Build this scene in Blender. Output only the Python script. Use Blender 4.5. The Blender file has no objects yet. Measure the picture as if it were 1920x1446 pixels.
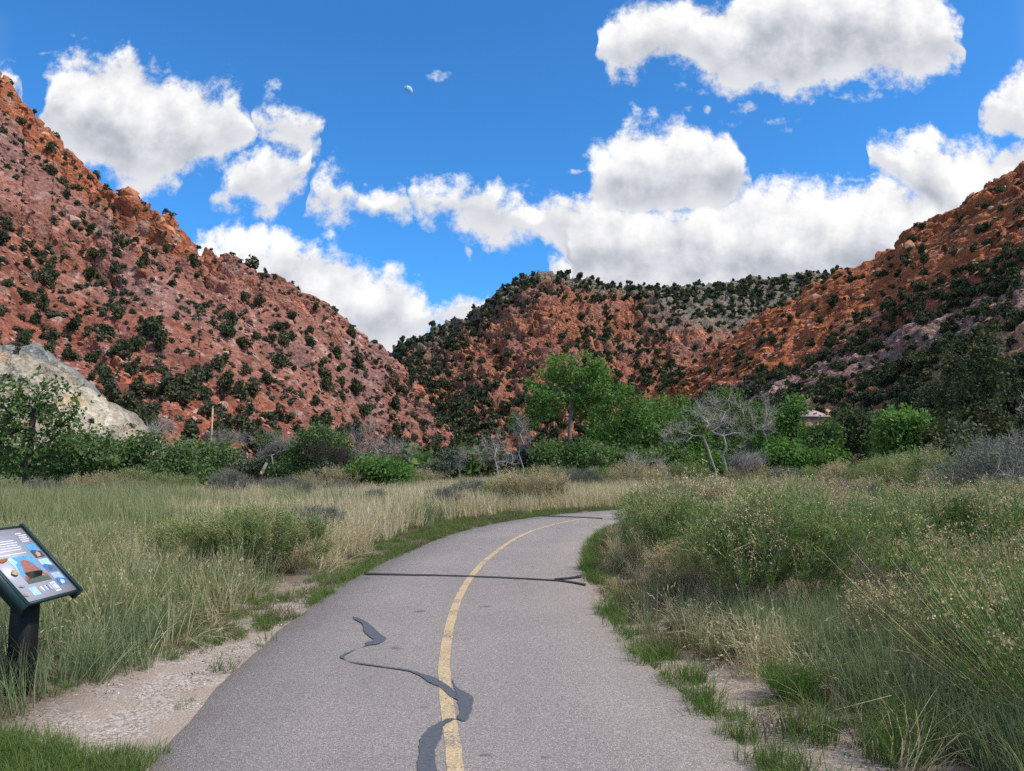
import bpy, math, random
import numpy as np
from mathutils import Vector

# ------------------------------------------------------------------ camera, world, sun, exposure
SC = bpy.context.scene
COL = SC.collection
F_PX, CX, CY = 1400.0, 960.0, 723.0          # focal length in photograph pixels
PITCH = math.radians(6.0)
EYE = 1.6
cam_d = bpy.data.cameras.new("camera")
cam_d.sensor_width = 36.0
cam_d.lens = 36.0 * F_PX / 1920.0
cam_d.clip_start, cam_d.clip_end = 0.05, 30000
cam = bpy.data.objects.new("camera", cam_d)
cam.location = (0, 0, EYE)
cam.rotation_euler = (math.pi / 2 + PITCH, 0, 0)
COL.objects.link(cam)
SC.camera = cam
SC.view_settings.view_transform = 'Standard'
SC.view_settings.look = 'None'
SC.view_settings.exposure = 0.1
SC.view_settings.gamma = 1.0
SC.cycles.use_denoising = False
SC.cycles.sample_clamp_indirect = 2.5
SC.cycles.sample_clamp_direct = 6.0
SC.cycles.max_bounces = 4
SC.cycles.diffuse_bounces = 2
SC.cycles.glossy_bounces = 1
SC.cycles.transmission_bounces = 2
SC.cycles.transparent_max_bounces = 4
SC.cycles.use_adaptive_sampling = True
SC.cycles.adaptive_threshold = 0.015

SUN_ELEV = math.radians(50)
SUN_AZ = math.radians(112)                    # clockwise from the view direction (+Y) towards +X
SUN_DIR = Vector((math.sin(SUN_AZ) * math.cos(SUN_ELEV), math.cos(SUN_AZ) * math.cos(SUN_ELEV), math.sin(SUN_ELEV)))
sun_d = bpy.data.lights.new("sun", 'SUN')
sun_d.energy = 4.3
sun_d.angle = math.radians(4)
sun_d.color = (1.0, 0.93, 0.83)
sun = bpy.data.objects.new("sun", sun_d)
sun.rotation_euler = SUN_DIR.to_track_quat('Z', 'Y').to_euler()
sun.location = (30, -40, 60)
COL.objects.link(sun)


def px_dir(px, py):
    """world direction through a photograph pixel"""
    a, b = (px - CX) / F_PX, (CY - py) / F_PX
    return np.array([a, math.cos(PITCH) - b * math.sin(PITCH), math.sin(PITCH) + b * math.cos(PITCH)])


def at(px, py, Y):
    d = px_dir(px, py)
    s = Y / d[1]
    return np.array([d[0] * s, Y, EYE + d[2] * s])


def on_ground(px, py, z=0.0):
    d = px_dir(px, py)
    s = (z - EYE) / d[2]
    return np.array([d[0] * s, d[1] * s])


def to_px(P):
    """photograph pixel of world points (n,3)"""
    P = np.asarray(P, float)
    x, y, z = P[:, 0], P[:, 1], P[:, 2] - EYE
    dep = y * math.cos(PITCH) + z * math.sin(PITCH)
    up = -y * math.sin(PITCH) + z * math.cos(PITCH)
    dep = np.maximum(dep, 1e-3)
    return CX + F_PX * x / dep, CY - F_PX * up / dep


# ---- node helpers
class NT:
    def __init__(self, tree):
        self.t = tree

    def new(self, kind, **kw):
        n = self.t.nodes.new(kind)
        for k, v in kw.items():
            setattr(n, k, v)
        return n

    def link(self, a, b):
        self.t.links.new(a, b)

    def put(self, sock, v):
        if isinstance(v, (int, float)):
            sock.default_value = v
        elif isinstance(v, (tuple, list)):
            sock.default_value = v
        else:
            self.link(v, sock)

    def m(self, op, a, b=0.0, c=0.0, clamp=False):
        n = self.new('ShaderNodeMath', operation=op, use_clamp=clamp)
        self.put(n.inputs[0], a); self.put(n.inputs[1], b); self.put(n.inputs[2], c)
        return n.outputs[0]

    def vm(self, op, a, b=(0, 0, 0)):
        n = self.new('ShaderNodeVectorMath', operation=op)
        self.put(n.inputs[0], a); self.put(n.inputs[1], b)
        return n.outputs['Value'] if op in ('LENGTH', 'DOT_PRODUCT', 'DISTANCE') else n.outputs[0]

    def vscale(self, a, s):
        n = self.new('ShaderNodeVectorMath', operation='SCALE')
        self.put(n.inputs[0], a); self.put(n.inputs['Scale'], s)
        return n.outputs[0]

    def xyz(self, x, y, z):
        n = self.new('ShaderNodeCombineXYZ')
        self.put(n.inputs[0], x); self.put(n.inputs[1], y); self.put(n.inputs[2], z)
        return n.outputs[0]

    def sep(self, v):
        n = self.new('ShaderNodeSeparateXYZ'); self.put(n.inputs[0], v)
        return n.outputs

    def noise(self, vec, scale, detail=2.0, rough=0.5, out='Fac', dist=0.0, dim='3D'):
        n = self.new('ShaderNodeTexNoise', noise_dimensions=dim)
        if vec is not None:
            self.put(n.inputs['Vector'], vec)
        n.inputs['Scale'].default_value = scale
        n.inputs['Detail'].default_value = detail
        n.inputs['Roughness'].default_value = rough
        n.inputs['Distortion'].default_value = dist
        return n.outputs[out]

    def voro(self, vec, scale, out='Distance', feature='F1', rand=1.0, **kw):
        n = self.new('ShaderNodeTexVoronoi', feature=feature)
        self.put(n.inputs['Vector'], vec)
        n.inputs['Scale'].default_value = scale
        n.inputs['Randomness'].default_value = rand
        for k, v in kw.items():
            n.inputs[k].default_value = v
        return n.outputs[out]

    def mix(self, fac, a, b, blend='MIX'):
        n = self.new('ShaderNodeMix', data_type='RGBA', blend_type=blend)
        self.put(n.inputs[0], fac)
        self.put(n.inputs[6], a if not isinstance(a, tuple) or len(a) == 4 else a + (1,))
        self.put(n.inputs[7], b if not isinstance(b, tuple) or len(b) == 4 else b + (1,))
        return n.outputs[2]

    def fmix(self, fac, a, b):
        n = self.new('ShaderNodeMix', data_type='FLOAT')
        self.put(n.inputs[0], fac); self.put(n.inputs[2], a); self.put(n.inputs[3], b)
        return n.outputs[0]

    def smooth(self, v, lo, hi, a=0.0, b=1.0):
        n = self.new('ShaderNodeMapRange', interpolation_type='SMOOTHSTEP')
        self.put(n.inputs[0], v); self.put(n.inputs[1], lo); self.put(n.inputs[2], hi)
        self.put(n.inputs[3], a); self.put(n.inputs[4], b)
        return n.outputs[0]

    def ramp(self, fac, stops):
        n = self.new('ShaderNodeValToRGB')
        e = n.color_ramp.elements
        while len(e) < len(stops):
            e.new(0.5)
        for k, (p, c) in enumerate(stops):
            e[k].position = p
            e[k].color = c if len(c) == 4 else tuple(c) + (1,)
        self.put(n.inputs[0], fac)
        return n.outputs[0]

    def curve(self, x, pts):
        n = self.new('ShaderNodeFloatCurve')
        c = n.mapping.curves[0]
        n.mapping.use_clip = False
        n.mapping.extend = 'HORIZONTAL'
        while len(c.points) < len(pts):
            c.points.new(0.5, 0.5)
        for k, (a, b) in enumerate(pts):
            c.points[k].location = (a, b)
            c.points[k].handle_type = 'VECTOR'
        n.mapping.update()
        self.put(n.inputs['Value'], x)
        return n.outputs[0]


# ---- the sky: Nishita air, with cumulus laid out by direction
def px_uv(px, py):
    d = px_dir(px, py)
    return d[0] / d[1], d[2] / d[1]


CLOUDS = [  # (upper outline, lower outline) in photograph pixels
    ([(62, 215), (78, 160), (105, 135), (150, 122), (200, 118), (240, 108), (290, 140), (330, 150), (360, 158), (400, 172), (445, 172), (470, 200), (488, 245)],
     [(62, 220), (85, 262), (130, 296), (180, 318), (230, 345), (300, 350), (345, 335), (390, 298), (440, 284), (488, 250)]),
    ([(474, 215), (490, 188), (520, 192), (560, 218), (585, 215), (604, 242)], [(474, 220), (500, 245), (545, 258), (570, 280), (604, 246)]),
    ([(384, 376), (415, 340), (440, 312), (470, 296), (500, 272), (530, 280), (560, 292), (588, 285)], [(384, 378), (430, 386), (480, 390), (520, 378), (548, 362), (572, 330), (588, 290)]),
    ([(300, 500), (355, 466), (385, 450), (430, 446), (462, 456), (484, 428), (510, 440), (540, 436), (580, 462), (625, 480), (650, 500), (690, 528), (720, 512), (745, 506), (770, 535), (805, 566), (850, 572), (880, 562), (900, 572), (930, 556)],
     [(300, 510), (355, 540), (400, 640), (700, 665), (780, 655), (820, 618), (860, 604), (930, 570)]),
    ([(578, 376), (605, 352), (632, 334), (660, 350), (690, 380), (725, 376), (760, 364), (778, 372)], [(578, 378), (600, 392), (640, 404), (690, 414), (725, 420), (760, 412), (778, 400)]),
    ([(768, 384), (785, 360), (820, 350), (860, 358), (890, 346), (918, 340), (945, 366), (980, 378), (1020, 400)], [(768, 390), (800, 408), (850, 424), (920, 434), (980, 436), (1020, 424)]),
    ([(985, 402), (1020, 374), (1060, 358), (1100, 356), (1150, 384), (1220, 392), (1300, 386), (1380, 366), (1410, 350), (1470, 360), (1530, 350), (1590, 352), (1640, 345), (1690, 340), (1760, 345), (1990, 345)],
     [(985, 424), (1020, 440), (1040, 470), (1052, 490), (1056, 570), (1990, 570)]),
    ([(1010, 500), (1030, 488), (1080, 470), (1150, 450), (1250, 460), (1330, 455), (1400, 470)], [(1010, 510), (1060, 600), (1400, 600)]),
    ([(1088, 372), (1098, 340), (1108, 306), (1130, 288), (1152, 245), (1180, 230), (1222, 250), (1268, 236), (1310, 246), (1345, 262), (1378, 258), (1386, 300), (1406, 320), (1412, 350)],
     [(1088, 380), (1120, 396), (1170, 408), (1230, 412), (1300, 404), (1360, 396), (1412, 360)]),
    ([(1622, 300), (1630, 272), (1660, 270), (1690, 280), (1715, 256), (1745, 250), (1775, 275), (1810, 284), (1850, 274), (1890, 262), (1935, 240), (2000, 225)], [(1622, 306), (1640, 322), (1670, 340), (1720, 400), (1780, 470), (1880, 560), (2000, 570)]),
    ([(1124, 100), (1136, 60), (1160, 25), (1190, 8), (1240, -2), (1290, 6), (1340, 20), (1380, 0), (1420, -40), (1600, -60), (1740, -40), (1775, 20), (1800, 50), (1820, 92)],
     [(1124, 104), (1150, 138), (1185, 148), (1225, 124), (1300, 122), (1345, 156), (1400, 168), (1440, 156), (1500, 184), (1545, 162), (1590, 140), (1640, 152), (1710, 146), (1770, 118), (1820, 98)]),
    ([(1834, 205), (1862, 170), (1890, 156), (1930, 144), (1990, 130)], [(1834, 210), (1870, 240), (1900, 252), (1990, 260)]),
    ([(-60, 140), (-20, 120), (14, 132), (30, 158)], [(-60, 150), (-10, 175), (30, 162)]),
]
WISPS = [(823, 143, 26, 16), (1302, 168, 36, 14), (1405, 208, 34, 24), (1455, 232, 40, 18), (1376, 230, 22, 16), (1615, 178, 52, 14), (104, 104, 18, 9), (30, 112, 18, 14), (297, 116, 26, 28),
         (340, 150, 20, 14), (1335, 205, 12, 10), (1300, 208, 12, 9), (575, 300, 22, 18), (590, 318, 16, 10), (1598, 340, 22, 7), (1640, 338, 22, 8), (885, 468, 10, 16), (1080, 322, 24, 8), (1060, 448, 40, 12)]


def build_world():
    w = bpy.data.worlds.new("World")
    SC.world = w
    w.use_nodes = True
    t = NT(w.node_tree)
    w.node_tree.nodes.clear()
    out = t.new('ShaderNodeOutputWorld')
    sky = t.new('ShaderNodeTexSky', sky_type='NISHITA')
    sky.sun_disc = False
    sky.sun_elevation = SUN_ELEV
    sky.sun_rotation = SUN_AZ
    sky.altitude = 1700
    sky.air_density = 1.0
    sky.dust_density = 0.25
    sky.ozone_density = 2.5
    deep = t.mix(1.0, sky.outputs[0], (0.385, 1.02, 1.46), 'MULTIPLY')
    bg_sky = t.new('ShaderNodeBackground')
    t.link(deep, bg_sky.inputs[0]); bg_sky.inputs[1].default_value = 0.148
    d = t.new('ShaderNodeTexCoord').outputs['Generated']
    dx, dy, dz = t.sep(d)
    yv = t.m('MAXIMUM', dy, 0.08)
    U, V = t.m('DIVIDE', dx, yv), t.m('DIVIDE', dz, yv)
    p = t.xyz(U, V, 0.0)
    # billow fields: one low warp, one detailed
    wn = t.noise(p, 9.0, 3.0, 0.60, 'Color', dim='2D')
    wv = t.vscale(t.vm('SUBTRACT', wn, (0.5, 0.5, 0.5)), 0.060)
    p1 = t.vm('ADD', p, wv)
    U1, V1, _ = t.sep(p1)
    Uc = t.m('MULTIPLY_ADD', U1, 1 / 1.7, 0.5)
    Fm, rel = None, None
    for top, bot in CLOUDS:
        cs = []
        for line in (top, bot):
            pts = []
            for (a, b) in line:
                u, v = px_uv(a, b)
                pts.append((u / 1.7 + 0.5, v))
            ends = -0.3 if line is top else 0.9
            pts = [(max(0.0, pts[0][0] - 0.012), ends)] + pts + [(min(1.0, pts[-1][0] + 0.012), ends)]
            cs.append(t.curve(Uc, pts))
        a, b = t.m('SUBTRACT', cs[0], V1), t.m('SUBTRACT', V1, cs[1])
        f = t.m('MINIMUM', a, b)
        r = t.m('DIVIDE', b, t.m('MAXIMUM', t.m('ADD', a, b), 0.02), clamp=True)
        if Fm is None:
            Fm, rel = f, r
        else:
            rel = t.fmix(t.smooth(t.m('SUBTRACT', f, Fm), -0.03, 0.03), rel, r)
            Fm = t.m('MAXIMUM', Fm, f)
    Fm = t.m('MAXIMUM', Fm, -0.2)
    fb = t.noise(p, 17.0, 7.0, 0.64, dim='2D')
    fb_hi = t.noise(t.vm('ADD', p, (0.006, 0.013, 0.0)), 15.0, 3.0, 0.50, dim='2D')
    mid = t.noise(t.vm('MULTIPLY', p, (1.0, 1.7, 1.0)), 6.0, 2.0, 0.5, dim='2D')
    body = t.m('MULTIPLY_ADD', t.m('SUBTRACT', fb, 0.5), 0.12, Fm)
    body = t.m('ADD', body, 0.006)
    m_body = t.smooth(body, -0.012, 0.022)
    # wisps
    ws = None
    for (a, b, rx, ry) in WISPS:
        u, v = px_uv(a, b)
        q = t.vm('MULTIPLY', t.vm('SUBTRACT', p1, (u, v, 0)), (F_PX / rx, F_PX / ry, 0))
        e = t.m('SUBTRACT', 1.0, t.vm('DOT_PRODUCT', q, q))
        ws = e if ws is None else t.m('MAXIMUM', ws, e)
    ws = t.m('MAXIMUM', ws, -1.2)
    rag = t.noise(p, 38.0, 3.0, 0.66, dim='2D')
    m_w = t.m('MULTIPLY', t.smooth(t.m('MULTIPLY_ADD', t.m('SUBTRACT', rag, 0.55), 4.5, ws), 0.1, 2.2), 0.8)
    inframe = t.m('MULTIPLY', t.smooth(t.m('ABSOLUTE', U), 0.70, 0.95, 1.0, 0.0), t.m('MULTIPLY', t.smooth(V, 0.66, 0.85, 1.0, 0.0), t.smooth(dy, 0.1, 0.3)))
    # the same kind of fair-weather cumulus over the rest of the sky
    zz = t.m('MAXIMUM', t.m('ADD', dz, 0.12), 0.06)
    pq = t.xyz(t.m('DIVIDE', dx, zz), t.m('DIVIDE', dy, zz), 0.0)
    g = t.noise(pq, 1.25, 4.0, 0.55, dim='2D')
    m_g = t.smooth(g, 0.50, 0.57)
    rel_g = t.smooth(g, 0.50, 0.68, 0.9, 0.35)
    m_in = t.m('MAXIMUM', m_body, m_w)
    mask = t.fmix(inframe, m_g, m_in)
    relh = t.fmix(inframe, rel_g, rel)
    # sunlit tops and knobs, greyer undersides where the cloud is thick
    slope = t.m('MULTIPLY', t.m('SUBTRACT', fb, fb_hi), 1.0)
    thick = t.smooth(Fm, 0.0, 0.055)
    lit = t.m('ADD', t.m('MULTIPLY_ADD', t.smooth(relh, 0.05, 0.85), 0.84, 0.10), slope)
    lit = t.m('ADD', lit, t.m('MULTIPLY', t.m('SUBTRACT', mid, 0.5), 0.55))
    lit = t.fmix(thick, t.m('MAXIMUM', lit, 0.66), lit)
    ccol = t.ramp(lit, [(0.0, (0.40, 0.425, 0.49)), (0.25, (0.50, 0.525, 0.585)), (0.55, (0.69, 0.705, 0.75)), (0.85, (0.88, 0.885, 0.895)), (1.0, (0.97, 0.97, 0.96))])
    bg_c = t.new('ShaderNodeBackground')
    t.link(ccol, bg_c.inputs[0]); bg_c.inputs[1].default_value = 0.97
    mx = t.new('ShaderNodeMixShader')
    t.link(mask, mx.inputs[0]); t.link(bg_sky.outputs[0], mx.inputs[1]); t.link(bg_c.outputs[0], mx.inputs[2])
    t.link(mx.outputs[0], out.inputs[0])
    w.cycles.sampling_method = 'NONE'
    w.cycles.sample_map_resolution = 256


build_world()

# ------------------------------------------------------------------ numpy noise, mesh and scatter helpers
RNG = np.random.default_rng(11)
random.seed(7)


def _hash(ix, iy, iz, seed):
    h = (ix.astype(np.int64) * 374761393 + iy.astype(np.int64) * 668265263 + iz.astype(np.int64) * 2147483647 + seed * 1274126177) & 0xFFFFFFFF
    h = ((h ^ (h >> 13)) * 1274126177) & 0xFFFFFFFF
    h = ((h ^ (h >> 16)) * 2246822519) & 0xFFFFFFFF
    return ((h ^ (h >> 15)) & 0xFFFFFF).astype(np.float32) / 16777215.0


def vnoise(P, seed=0):
    i = np.floor(P).astype(np.int64)
    f = (P - i).astype(np.float32)
    f = f * f * f * (f * (f * 6 - 15) + 10)
    r = 0
    for a in (0, 1):
        wx = f[:, 0] if a else 1 - f[:, 0]
        for b in (0, 1):
            wy = f[:, 1] if b else 1 - f[:, 1]
            for c in (0, 1):
                wz = f[:, 2] if c else 1 - f[:, 2]
                r = r + wx * wy * wz * _hash(i[:, 0] + a, i[:, 1] + b, i[:, 2] + c, seed)
    return r * 2 - 1


def fbm(P, octv=4, gain=0.5, seed=0, ridged=False):
    r, a, tot = 0, 1.0, 0
    P = np.array(P, float)
    for k in range(octv):
        n = vnoise(P, seed + k * 17)
        if ridged:
            n = 1 - 2 * np.abs(n)
        r = r + a * n
        tot += a
        a *= gain
        P = P * 2.03 + 13.7
    return r / tot


def cells(P, seed=0):
    """F1, F2 distances and the cell's random value"""
    i = np.floor(P).astype(np.int64)
    f = P - i
    n = len(P)
    d1, d2, rid = np.full(n, 9.0), np.full(n, 9.0), np.zeros(n)
    for a in (-1, 0, 1):
        for b in (-1, 0, 1):
            for c in (-1, 0, 1):
                x, y, z = i[:, 0] + a, i[:, 1] + b, i[:, 2] + c
                ox, oy, oz = _hash(x, y, z, seed + 1), _hash(x, y, z, seed + 2), _hash(x, y, z, seed + 3)
                d = np.sqrt((a + ox - f[:, 0]) ** 2 + (b + oy - f[:, 1]) ** 2 + (c + oz - f[:, 2]) ** 2)
                near = d < d1
                d2 = np.where(near, d1, np.minimum(d2, d))
                rid = np.where(near, _hash(x, y, z, seed + 4), rid)
                d1 = np.where(near, d, d1)
    return d1, d2, rid


def sstep(x, a, b):
    t = np.clip((x - a) / (b - a), 0, 1)
    return t * t * (3 - 2 * t)


def make_mesh(name, V, F, mats=(), smooth=False, attrs=None, midx=None):
    """V (n,3); F a list of polygons or an (m,k) array"""
    me = bpy.data.meshes.new(name)
    V = np.asarray(V, np.float32)
    me.vertices.add(len(V))
    me.vertices.foreach_set('co', V.ravel())
    if isinstance(F, np.ndarray):
        m, k = F.shape
        loops, starts = F.astype(np.int32).ravel(), np.arange(0, m * k, k, dtype=np.int32)
    else:
        m = len(F)
        lens = np.array([len(x) for x in F], np.int32)
        loops = np.fromiter((i for x in F for i in x), np.int32)
        starts = np.concatenate([[0], np.cumsum(lens)[:-1]]).astype(np.int32)
    me.loops.add(len(loops))
    me.loops.foreach_set('vertex_index', loops)
    me.polygons.add(m)
    me.polygons.foreach_set('loop_start', starts)
    if smooth:
        me.polygons.foreach_set('use_smooth', np.ones(m, bool))
    for x in mats:
        me.materials.append(x)
    if midx is not None:
        me.polygons.foreach_set('material_index', np.asarray(midx, np.int32))
    for an, (dom, kind, val) in (attrs or {}).items():
        at_ = me.attributes.new(an, kind, dom)
        val = np.asarray(val, np.float32)
        if kind == 'FLOAT':
            at_.data.foreach_set('value', val.ravel())
        elif kind == 'FLOAT_COLOR':
            if val.shape[1] == 3:
                val = np.concatenate([val, np.ones((len(val), 1), np.float32)], 1)
            at_.data.foreach_set('color', val.ravel())
    me.update(calc_edges=True)
    me.validate()
    return me


def obj(name, me, parent=None, loc=None, label=None, cat=None, group=None, kind=None):
    o = bpy.data.objects.new(name, me)
    COL.objects.link(o)
    if parent is not None:
        o.parent = parent
    if loc is not None:
        o.location = [float(x) for x in loc]
    return tag(o, label, cat, group, kind)


def tag(o, label=None, cat=None, group=None, kind=None):
    if label: o['label'] = label
    if cat: o['category'] = cat
    if group: o['group'] = group
    if kind: o['kind'] = kind
    return o


def copy_tree(o, parent=None):
    c = o.copy()
    COL.objects.link(c)
    if parent is not None:
        c.parent = parent
    for ch in [x for x in bpy.data.objects if x.parent == o] if o.get('_proto') is None else KIDS[o.name]:
        copy_tree(ch, c)
    return c


KIDS = {}


class MB:
    """collects vertices and polygons of several pieces for ONE mesh"""
    def __init__(self):
        self.V, self.F, self.M, self.n = [], [], [], 0

    def add(self, V, F, m=0):
        self.V.append(np.asarray(V, float))
        self.F += [tuple(int(i) + self.n for i in f) for f in F]
        self.M += [m] * len(F)
        self.n += len(V)

    def box(self, c, s, R=None, m=0, taper=1.0):
        x, y, z = np.array(s) / 2
        V = np.array([[-x, -y, -z], [x, -y, -z], [x, y, -z], [-x, y, -z], [-x * taper, -y * taper, z], [x * taper, -y * taper, z], [x * taper, y * taper, z], [-x * taper, y * taper, z]])
        if R is not None:
            V = V @ np.asarray(R).T
        self.add(V + np.array(c), [(0, 3, 2, 1), (4, 5, 6, 7), (0, 1, 5, 4), (1, 2, 6, 5), (2, 3, 7, 6), (3, 0, 4, 7)], m)

    def tube(self, pts, rad, sides=6, m=0, cap=True):
        pts = np.asarray(pts, float)
        n = len(pts)
        rad = np.broadcast_to(rad, n)
        T = np.gradient(pts, axis=0)
        T /= np.linalg.norm(T, axis=1)[:, None] + 1e-9
        ref = np.where(np.abs(T[:, 2:3]) > 0.9, np.array([[1.0, 0, 0]]), np.array([[0, 0, 1.0]]))
        A = np.cross(T, ref); A /= np.linalg.norm(A, axis=1)[:, None] + 1e-9
        B = np.cross(T, A)
        ang = np.arange(sides) * 2 * math.pi / sides
        V = pts[:, None, :] + rad[:, None, None] * (np.cos(ang)[None, :, None] * A[:, None, :] + np.sin(ang)[None, :, None] * B[:, None, :])
        F = []
        for i in range(n - 1):
            for j in range(sides):
                k = (j + 1) % sides
                F.append((i * sides + j, i * sides + k, (i + 1) * sides + k, (i + 1) * sides + j))
        if cap:
            F.append(tuple(range((n - 1) * sides, n * sides)))
        self.add(V.reshape(-1, 3), F, m)

    def mesh(self, name, mats, smooth=False):
        return make_mesh(name, np.concatenate(self.V), self.F, mats, smooth, midx=self.M)


def scatter(name, protos, P, rot, scl, idx, label, cat=None):
    """many small things nobody counts: ONE object, instanced by geometry nodes"""
    me = bpy.data.meshes.new(name)
    n = len(P)
    me.vertices.add(n)
    me.vertices.foreach_set('co', np.asarray(P, np.float32).ravel())
    scl = np.asarray(scl, np.float32)
    if scl.ndim == 1:
        scl = np.repeat(scl[:, None], 3, 1)
    for an, val in (('rot', rot), ('scl', scl)):
        a = me.attributes.new(an, 'FLOAT_VECTOR', 'POINT')
        a.data.foreach_set('vector', np.asarray(val, np.float32).ravel())
    a = me.attributes.new('idx', 'INT', 'POINT')
    a.data.foreach_set('value', np.asarray(idx, np.int32))
    o = obj(name, me, label=label, cat=cat, kind='stuff')
    coll = bpy.data.collections.new(name + '_kit')
    for k, pm in enumerate(protos):
        po = bpy.data.objects.new(f"{name}_{k:02d}", pm)
        coll.objects.link(po)
    g = bpy.data.node_groups.new(name + '_scatter', 'GeometryNodeTree')
    g.interface.new_socket('Geometry', in_out='INPUT', socket_type='NodeSocketGeometry')
    g.interface.new_socket('Geometry', in_out='OUTPUT', socket_type='NodeSocketGeometry')
    N, L = g.nodes, g.links
    gi, go = N.new('NodeGroupInput'), N.new('NodeGroupOutput')
    ip, ci = N.new('GeometryNodeInstanceOnPoints'), N.new('GeometryNodeCollectionInfo')
    ci.inputs['Collection'].default_value = coll
    ci.inputs['Separate Children'].default_value = True
    ci.inputs['Reset Children'].default_value = True
    ip.inputs['Pick Instance'].default_value = True

    def attr(nm, dt):
        q = N.new('GeometryNodeInputNamedAttribute')
        q.data_type = dt
        q.inputs['Name'].default_value = nm
        return q.outputs['Attribute']
    L.new(gi.outputs[0], ip.inputs['Points'])
    L.new(ci.outputs[0], ip.inputs['Instance'])
    L.new(attr('idx', 'INT'), ip.inputs['Instance Index'])
    er = N.new('FunctionNodeEulerToRotation')
    L.new(attr('rot', 'FLOAT_VECTOR'), er.inputs[0])
    L.new(er.outputs[0], ip.inputs['Rotation'])
    L.new(attr('scl', 'FLOAT_VECTOR'), ip.inputs['Scale'])
    L.new(ip.outputs[0], go.inputs[0])
    md = o.modifiers.new('scatter', 'NODES')
    md.node_group = g
    return o


# ------------------------------------------------------------------ materials
def mat(name):
    m = bpy.data.materials.new(name)
    m.use_nodes = True
    t = NT(m.node_tree)
    bs = m.node_tree.nodes['Principled BSDF']
    bs.inputs['Roughness'].default_value = 0.9
    bs.inputs['Specular IOR Level'].default_value = 0.15
    return m, t, bs


def bump(t, bs, h, strength, dist):
    b = t.new('ShaderNodeBump')
    b.inputs['Strength'].default_value = strength
    b.inputs['Distance'].default_value = dist
    t.link(h, b.inputs['Height'])
    t.link(b.outputs[0], bs.inputs['Normal'])


def plain(name, rgb, rough=0.8, vary=0.12, scale=8.0, spec=0.2):
    m, t, bs = mat(name)
    geo = t.new('ShaderNodeTexCoord').outputs['Object']
    n = t.noise(geo, scale, 5, 0.6)
    lo, hi = tuple(c * (1 - vary) for c in rgb), tuple(min(1, c * (1 + vary)) for c in rgb)
    t.link(t.ramp(n, [(0.3, lo), (0.7, hi)]), bs.inputs['Base Color'])
    bs.inputs['Roughness'].default_value = rough
    bs.inputs['Specular IOR Level'].default_value = spec
    return m


def leafy(name, stops, tip=None, trans=0.35, vary=0.5, rough=0.65):
    """leaf and blade material: hue by the leaf's own number 'rnd' and the plant's; 'tt' runs root to tip"""
    m, t, bs = mat(name)
    a = t.new('ShaderNodeAttribute', attribute_name='rnd').outputs['Fac']
    oi = t.new('ShaderNodeObjectInfo').outputs['Random']
    f = t.m('ADD', t.m('MULTIPLY', a, 1 - vary), t.m('MULTIPLY', oi, vary))
    c = t.ramp(f, stops)
    if tip is not None:
        tt = t.new('ShaderNodeAttribute', attribute_name='tt').outputs['Fac']
        k = t.smooth(tt, tip[1], tip[2])
        c = t.mix(k, c, tip[0])
    t.link(c, bs.inputs['Base Color'])
    bs.inputs['Roughness'].default_value = rough
    tr = t.new('ShaderNodeBsdfTranslucent')
    t.link(t.mix(1.0, c, (1.0, 1.05, 0.75), 'MULTIPLY'), tr.inputs[0])
    mx = t.new('ShaderNodeMixShader')
    mx.inputs[0].default_value = trans
    t.link(bs.outputs[0], mx.inputs[1]); t.link(tr.outputs[0], mx.inputs[2])
    t.link(mx.outputs[0], m.node_tree.nodes['Material Output'].inputs[0])
    return m

# ------------------------------------------------------------------ hills (lofted from foot to crest, then weathered)
def rock_material(name, bump_s=0.9, fine=1.0):
    m, t, bs = mat(name)
    c = t.new('ShaderNodeAttribute', attribute_name='rock').outputs['Color']
    pos = t.new('ShaderNodeNewGeometry').outputs['Position']
    n1 = t.noise(pos, 0.9 * fine, 6, 0.65)
    n2 = t.voro(pos, 1.3 * fine, 'Color')
    k = t.m('MULTIPLY_ADD', t.m('SUBTRACT', n1, 0.5), 1.5, 0.94)
    k2 = t.m('MULTIPLY_ADD', t.sep(n2)[0], 0.5, 0.75)
    c = t.mix(1.0, c, t.xyz(k, k, k), 'MULTIPLY')
    c = t.mix(1.0, c, t.xyz(k2, k2, k2), 'MULTIPLY')
    t.link(c, bs.inputs['Base Color'])
    h = t.m('ADD', n1, t.m('MULTIPLY', t.voro(pos, 1.3 * fine), 0.5))
    bump(t, bs, h, bump_s, 0.8 / fine)
    return m


def loft(ctrl, nu, nv, back=60.0, power=1.25):
    c = np.array(ctrl, float)
    u = np.linspace(0, 1, nu)
    k = (c[:, 0] - c[0, 0]) / (c[-1, 0] - c[0, 0])
    g = [np.interp(u, k, c[:, j]) for j in range(5)]
    crest = np.array([at(a, b, y) for a, b, y in zip(g[0], g[1], g[2])])
    foot = np.array([[(p - CX) / F_PX * y / math.cos(PITCH), y, -1.5] for p, y in zip(g[3], g[4])])
    # keep the foot under the same line of sight on level ground
    for i in range(nu):
        q = px_dir(g[3][i], 870)
        foot[i, 0] = q[0] / q[1] * g[4][i]
    nb = max(6, nv // 10)
    vf = np.linspace(0, 1, nv)
    vb = np.linspace(0, 1, nb + 1)[1:]
    P = np.zeros((nu, nv + nb, 3))
    for j, v in enumerate(vf):
        P[:, j, :2] = foot[:, :2] + (crest[:, :2] - foot[:, :2]) * v
        P[:, j, 2] = foot[:, 2] + (crest[:, 2] - foot[:, 2]) * (0.55 * v + 0.45 * v ** (1 + power))
    bd = crest[:, :2] / np.linalg.norm(crest[:, :2], axis=1)[:, None]
    for j, v in enumerate(vb):
        P[:, nv + j, :2] = crest[:, :2] + bd * back * v
        P[:, nv + j, 2] = crest[:, 2] * (1 - v ** 1.4) - 1.5 * v
    vv = np.concatenate([vf, 1 + vb])
    return P, u, vv


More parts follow.
